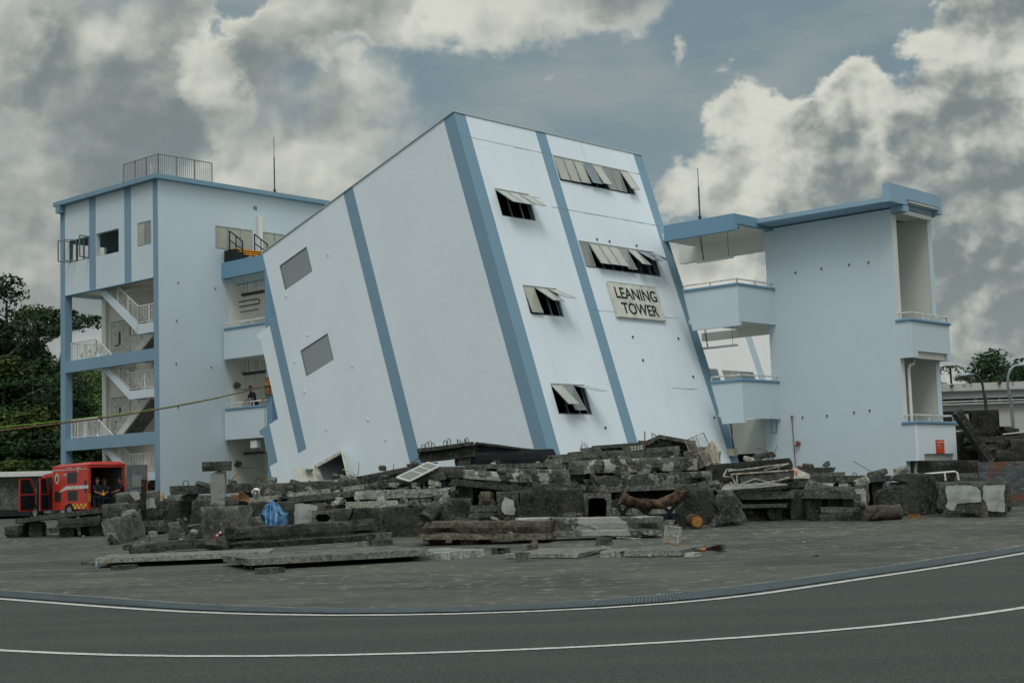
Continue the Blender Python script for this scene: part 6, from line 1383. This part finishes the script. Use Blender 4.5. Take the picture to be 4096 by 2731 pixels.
GT, GD, GB = 'tall dark trees of the wood at the left edge', 'trees of the wood behind the stair block', 'yellowish shrubs at the foot of the wood'
tree('bare', 8, 175, 1160, 100, 'bare forked tree rising above the wood just left of the stair block', rz=.4)
tree('umbrella', 1, -30, 1090, 96, 'flat topped tree reaching highest at the very left edge')
for i, (k, s, x, y, Y, w) in enumerate((('column', 7, -60, 1190, 104, 1.3), ('column', 9, 25, 1215, 100, 1.1), ('umbrella', 2, 105, 1215, 106, 1.0), ('column', 7, 120, 1300, 98, 1.2), ('umbrella', 1, 130, 1215, 110, .5), ('round', 3, 150, 1350, 104, .7), ('round', 4, 60, 1390, 96, 1.3), ('umbrella', 2, 20, 1490, 90, 1.2), ('round', 4, -50, 1420, 92, 1.3), ('umbrella', 1, 130, 1500, 90, 1.3), ('column', 9, 165, 1390, 100, .8), ('round', 3, 10, 1560, 88, 1.6), ('round', 4, 110, 1600, 88, 1.6), ('round', 3, 215, 1560, 94, 1.3), ('column', 7, -140, 1250, 96, 1.6))):
    tree(k, s, x, y, Y, ('tall dark tree in the dense wood at the left edge'), GT, width=w, mat=L_DARK if i % 4 else L_YEL)
for i, (k, s, x, y, Y, w) in enumerate((('round', 3, 300, 1390, 118, .6), ('umbrella', 2, 425, 1370, 130, .4), ('round', 4, 400, 1470, 112, .9), ('umbrella', 1, 330, 1450, 104, .8), ('round', 3, 370, 1530, 100, 1.3), ('round', 4, 290, 1590, 98, 1.3), ('round', 3, 440, 1560, 100, 1.4), ('round', 4, 500, 1520, 110, 1.2), ('round', 3, 330, 1640, 94, 1.6), ('round', 4, 420, 1660, 94, 1.6))):
    tree(k, s, x, y, Y, 'green tree seen through the open bays of the stair block', GD, width=w, mat=L_MID)
for i in range(13):
    x = -130+i*52; tree('bush', 5+i % 2, x, 1690+(i*37) % 70+(40 if x < 100 else 0), 87+(i*13) % 3, 'yellowish green shrub at the foot of the wood', GB, 'shrub', width=1.35, mat=L_YEL if i % 3 else L_DARK)
for i in range(10): tree('bush', 5+i % 2, -120+i*60, 1830, 86, 'low dark green shrub in the front row of the wood', 'low dark shrubs in front', 'shrub', width=1.8, mat=L_YEL if i % 2 else L_DARK)

# ---------------------------------------------------------------- the background at the right
FB = thing('far_building', 'long low white building with a notched parapet at the right edge', 'building', at(3740, 1860, 118)); k = 118/FPX; FBD = FB.location.z-zg(0, 118)
q = lambda x, y, d=0.: Vector(((x-3740)*k, d, (1860-y)*k-.033*(x-3740)*k))
def fb_(name, mat, *rects):
    mb = MB()
    for (x0, y0, x1, y1, d0, d1) in rects:
        z0, z1 = (1860-y1)*k, (1860-y0)*k; s = .0
        mb.box(((x0-3740)*k, d0, z0), ((x1-3740)*k, d1, z1))
    return mb.build(name, mat, FB)
M_FW = render_paint('far_white', (.50, .51, .49), .1); M_FG = render_paint('far_grey', (.36, .39, .40), .05)
fb_('wall', M_FW, (3700, 1625, 4700, 1862+FBD/k, 0, 8)); fb_('band', M_FG, (3700, 1572, 4700, 1600, -.6, 6)); fb_('parapet', M_FW, (3755, 1540, 3858, 1572, -.8, 6), (3872, 1540, 3884, 1572, -.8, 6), (3897, 1540, 4030, 1572, -.8, 6), (4042, 1540, 4052, 1572, -.8, 6), (4064, 1540, 4700, 1572, -.8, 6), (3857, 1556, 3898, 1572, -.79, 6), (4029, 1556, 4065, 1572, -.79, 6))
fb_('gutter_line', M_ALU, (3755, 1569, 4700, 1573, -.9, -.8)); fb_('ledge', M_FG, (3700, 1617, 4700, 1625, -.5, 6))
for x0, x1 in ((3822, 3908), (3922, 4005), (4020, 4110), (4125, 4215)): fb_('window_band', M_AG, (x0, 1600, x1, 1617, .4, .5))
for x in (3770, 3912, 4010, 4116): fb_('pier', M_FW, (x, 1600, x+12, 1617, .0, .6))
fb_('rail', M_OFFW, (3750, 1611, 4700, 1614, -1.4, -1.3)); fb_('floodlight', M_STEEL, (3808, 1545, 3818, 1553, -1.1, -.8)); fb_('floodlight', M_STEEL, (3998, 1540, 4008, 1549, -1.1, -.8))
fb_('stair_tower', M_FW, (3725, 1492, 3758, 1862+FBD/k, -1.5, 4)); fb_('red_coping', MATS['notice_red'], (3725, 1484, 3766, 1492, -1.6, 4), (3756, 1484, 3765, 1500, -1.6, 4))
fb_('bars', M_STEEL, *[(3861+4*i, 1542, 3862+4*i, 1556, 0, .1) for i in range(3)], *[(3886+3*i, 1542, 3887+3*i, 1556, 0, .1) for i in range(3)], *[(4032+3*i, 1542, 4033+3*i, 1556, 0, .1) for i in range(3)])
def lamp(label, px, py_top, base_y, Y, dirx, hx):
    b0 = at(px, base_y, Y); k = Y/FPX; dz = b0.z-zg(b0.x, b0.y); b0.z -= dz; o = thing('street_lamp', label, 'street lamp', b0); Hh = (base_y-py_top)*k; r = hx*k; U_ = Vector((0, 0, dz))
    pts = [Vector((dz*.02, 0, 0)), U_+Vector((-.02*Hh, 0, Hh*.5)), U_+Vector((-.05*Hh*1, 0, Hh*.72))]+[U_+Vector((-.05*Hh+dirx*r*(1-math.cos(t)), 0, Hh*.72+Hh*.28*math.sin(t))) for t in (i*math.pi/16 for i in range(1, 9))]
    mb = MB(); mb.tube(pts, [.11]*2+[.08]*(len(pts)-2), 8); mb.build('mast', M_STEEL if dirx < 0 else M_ALU, o)
    e = pts[-1]; mb = MB(); mb.tube([e, e+Vector((dirx*.35, 0, .02)), e+Vector((dirx*.9, 0, -.03))], [.06, .15, .09], 8); mb.build('lamp_head', M_ALU, o)
lamp('dark street lamp curving to the left in front of the far white building', 3952, 1497, 1700, 92, -1, 34)
lamp('grey street lamp nearest the right edge with its arm curving to the right', 4058, 1462, 1740, 84, 1, 42)
def palm(label, px, ytop, ybase, Y):
    b0 = at(px, ybase, Y); k = Y/FPX; Hh = (ybase-ytop)*k+b0.z-zg(b0.x, b0.y); b0.z = zg(b0.x, b0.y); o = thing('palm_tree', label, 'palm', b0)
    mb = MB(); mb.tube([(0, 0, 0), (-.1, 0, Hh*.5), (-.15, 0, Hh)], [.16, .13, .1], 8); mb.build('trunk', M_BARKD, o); mb = MB(); t = Vector((-.15, 0, Hh))
    for i in range(11):
        a = i*.571+.2; d = Vector((math.cos(a), math.sin(a), 0)); pts = [t+d*s+Vector((0, 0, .25*s-.32*s*s)) for s in (0, .6, 1.1, 1.6, 2.0)]
        for p, r_ in zip(pts, pts[1:]):
            mb.bar(p, r_, .03)
            for s in (-1, 1): sd_ = Vector((-d.y, d.x, -.6))*s*.3 if s > 0 else Vector((d.y, -d.x, -.6))*.3; mb.prism([p, p.lerp(r_, .5), p.lerp(r_, .5)+sd_], [p+Vector((0, 0, .01)), p.lerp(r_, .5)+Vector((0, 0, .01)), p.lerp(r_, .5)+sd_+Vector((0, 0, .01))])
    mb.build('fronds', L_DARK, o)
palm('left of two thin palms behind the far white building', 3818, 1463, 1650, 150); palm('right of two thin palms, in front of the big tree', 4024, 1465, 1650, 140)
tree('round', 3, 4105, 1375, 135, 'big dark broadleaf tree at the right edge', width=1.3, mat=L_DARK)
tree('round', 4, 4025, 1462, 140, 'yellowish tree left of the big tree at the right edge', width=.9, mat=L_YEL)
tree('umbrella', 1, 3912, 1478, 160, 'layered tree behind the far white building, between lamp and left palm', width=.6, mat=L_DARK)
tree('round', 3, 3952, 1507, 165, 'small round tree behind the curved lamp', width=.5, mat=L_DARK); tree('umbrella', 2, 3775, 1522, 150, 'low flat tree beside the red topped tower', width=.8, mat=L_MID)
# the second heap behind the right block
D2 = concrete('dark_second_heap', (.05, .05, .043), (.018, .02, .019), .6)
o = thing('window_wall', 'standing dark wall piece with a window opening in the second heap at the right', 'wall piece', at(3752, 1722, 62)); k = 62/FPX
q = lambda x, y, d=0.: Vector(((x-3752)*k, d, (1722-y)*k))
mb = wall((0, 0), ((4000-3752)*k, (1722-1645)*k), [(70*k, 20*k, 137*k, 64*k), (-1, 67*k, .0, 99)], lambda x, y, d: (x, d, y), .4); mb.build('wall', D2, o, bevel=.02)
mb = MB(); mb.ext([q(3960, 1740, .1), q(3960, 1650, .1), q(3992, 1652, .1), q(4002, 1740, .1)], (0, .5, 0)); mb.build('broken_edge', D2, o)
R('slanting_beam', 'long heavy beam slanting down to the right across the second heap', B_, (3942, 1860, 55), (3800, 1652, 55), 32, .6, mat=D2, chip=.06)
for i, (x0, y0, x1, y1, h, Y, lb) in enumerate(((3752, 1860, 3960, 1850, 130, 60, 'dark block mass beneath the window opening of the second heap'), (3890, 1770, 4160, 1762, 24, 58, 'long flat beam across the second heap at the right edge'), (3880, 1745, 4080, 1738, 26, 59, 'sloping slab just under the upright wall of the second heap'), (3900, 1800, 4150, 1795, 22, 57, 'lower flat beam across the second heap'), (4020, 1740, 4056, 1740, 36, 58, 'small upright block at the foot of the nearer lamp'), (3940, 1850, 4000, 1850, 60, 56, 'rounded rubble lump behind the brick wall, left'), (3990, 1845, 4060, 1850, 50, 55, 'rubble lump behind the middle of the brick wall'), (4030, 1852, 4130, 1850, 96, 55, 'big round boulder of rubble behind the brick wall'), (3752, 1935, 3925, 1930, 90, 56, 'dark low mass left of the brick wall'), (3960, 1735, 4150, 1745, 14, 62, 'thin ledge slab of the second heap'), (4090, 1800, 4200, 1800, 60, 60, 'dark block at the far right of the second heap'), (3900, 1850, 4200, 1850, 80, 62, 'dark backing block of the second heap'))):
    R('heap_block', lb, K_, (x0, y0, Y), (x1, y1, Y), h, 1.2, mat=D2, rough=.09 if i in (5, 6, 7) else .04, chip=.3 if i in (5, 6, 7) else .1)
R('heap_block', 'grey block in front of the brick wall end by the handrail', K_, (3838, 1928, 52), (3915, 1926, 52), 34, .6, mat=CM)
o = R('white_pole', 'white pole lying on the second heap at the right edge', 'pole', (4012, 1738, 55), (4120, 1726, 55), 4, .05, mat=M_OFFW, rough=.002, chip=.003)
mt, nt, b = new_mat('painted_brick'); t = nt.nodes.new('ShaderNodeTexCoord').outputs['Object']
n = nt.nodes.new('ShaderNodeTexBrick'); sx = nt.nodes.new('ShaderNodeSeparateXYZ'); nt.links.new(t, sx.inputs[0]); nt.links.new(rgb(nt, G(nt, sx.outputs[0]), G(nt, sx.outputs[2]), 0.).s, n.inputs['Vector'])
for nm, v in (('Scale', 1.), ('Brick Width', .21), ('Row Height', .078), ('Mortar Size', .006), ('Bias', 0.)): n.inputs[nm].default_value = v
n.inputs['Color1'].default_value = (.045, .06, .078, 1); n.inputs['Color2'].default_value = (.13, .155, .15, 1); n.inputs['Mortar'].default_value = (.035, .035, .035, 1)
col_ = mix(nt, nz(nt, t, .9, 4, .6).sm(.52, .58), G(nt, n.outputs[0]), (.16, .075, .045)); col_ = mix(nt, G(nt, n.outputs[1]), col_, (.03, .03, .03))
nt.links.new(col_.s, b.inputs['Base Color']); b.inputs['Roughness'].default_value = .9; setbump(nt, b, G(nt, n.outputs[1])*-1, .5, .02)
R('brick_wall', 'low wall of blue grey and orange painted bricks at the right edge', 'brick wall', (3920, 1990, 48), (4260, 1984, 47), 142, .35, mat=mt, rough=.008, chip=.015)
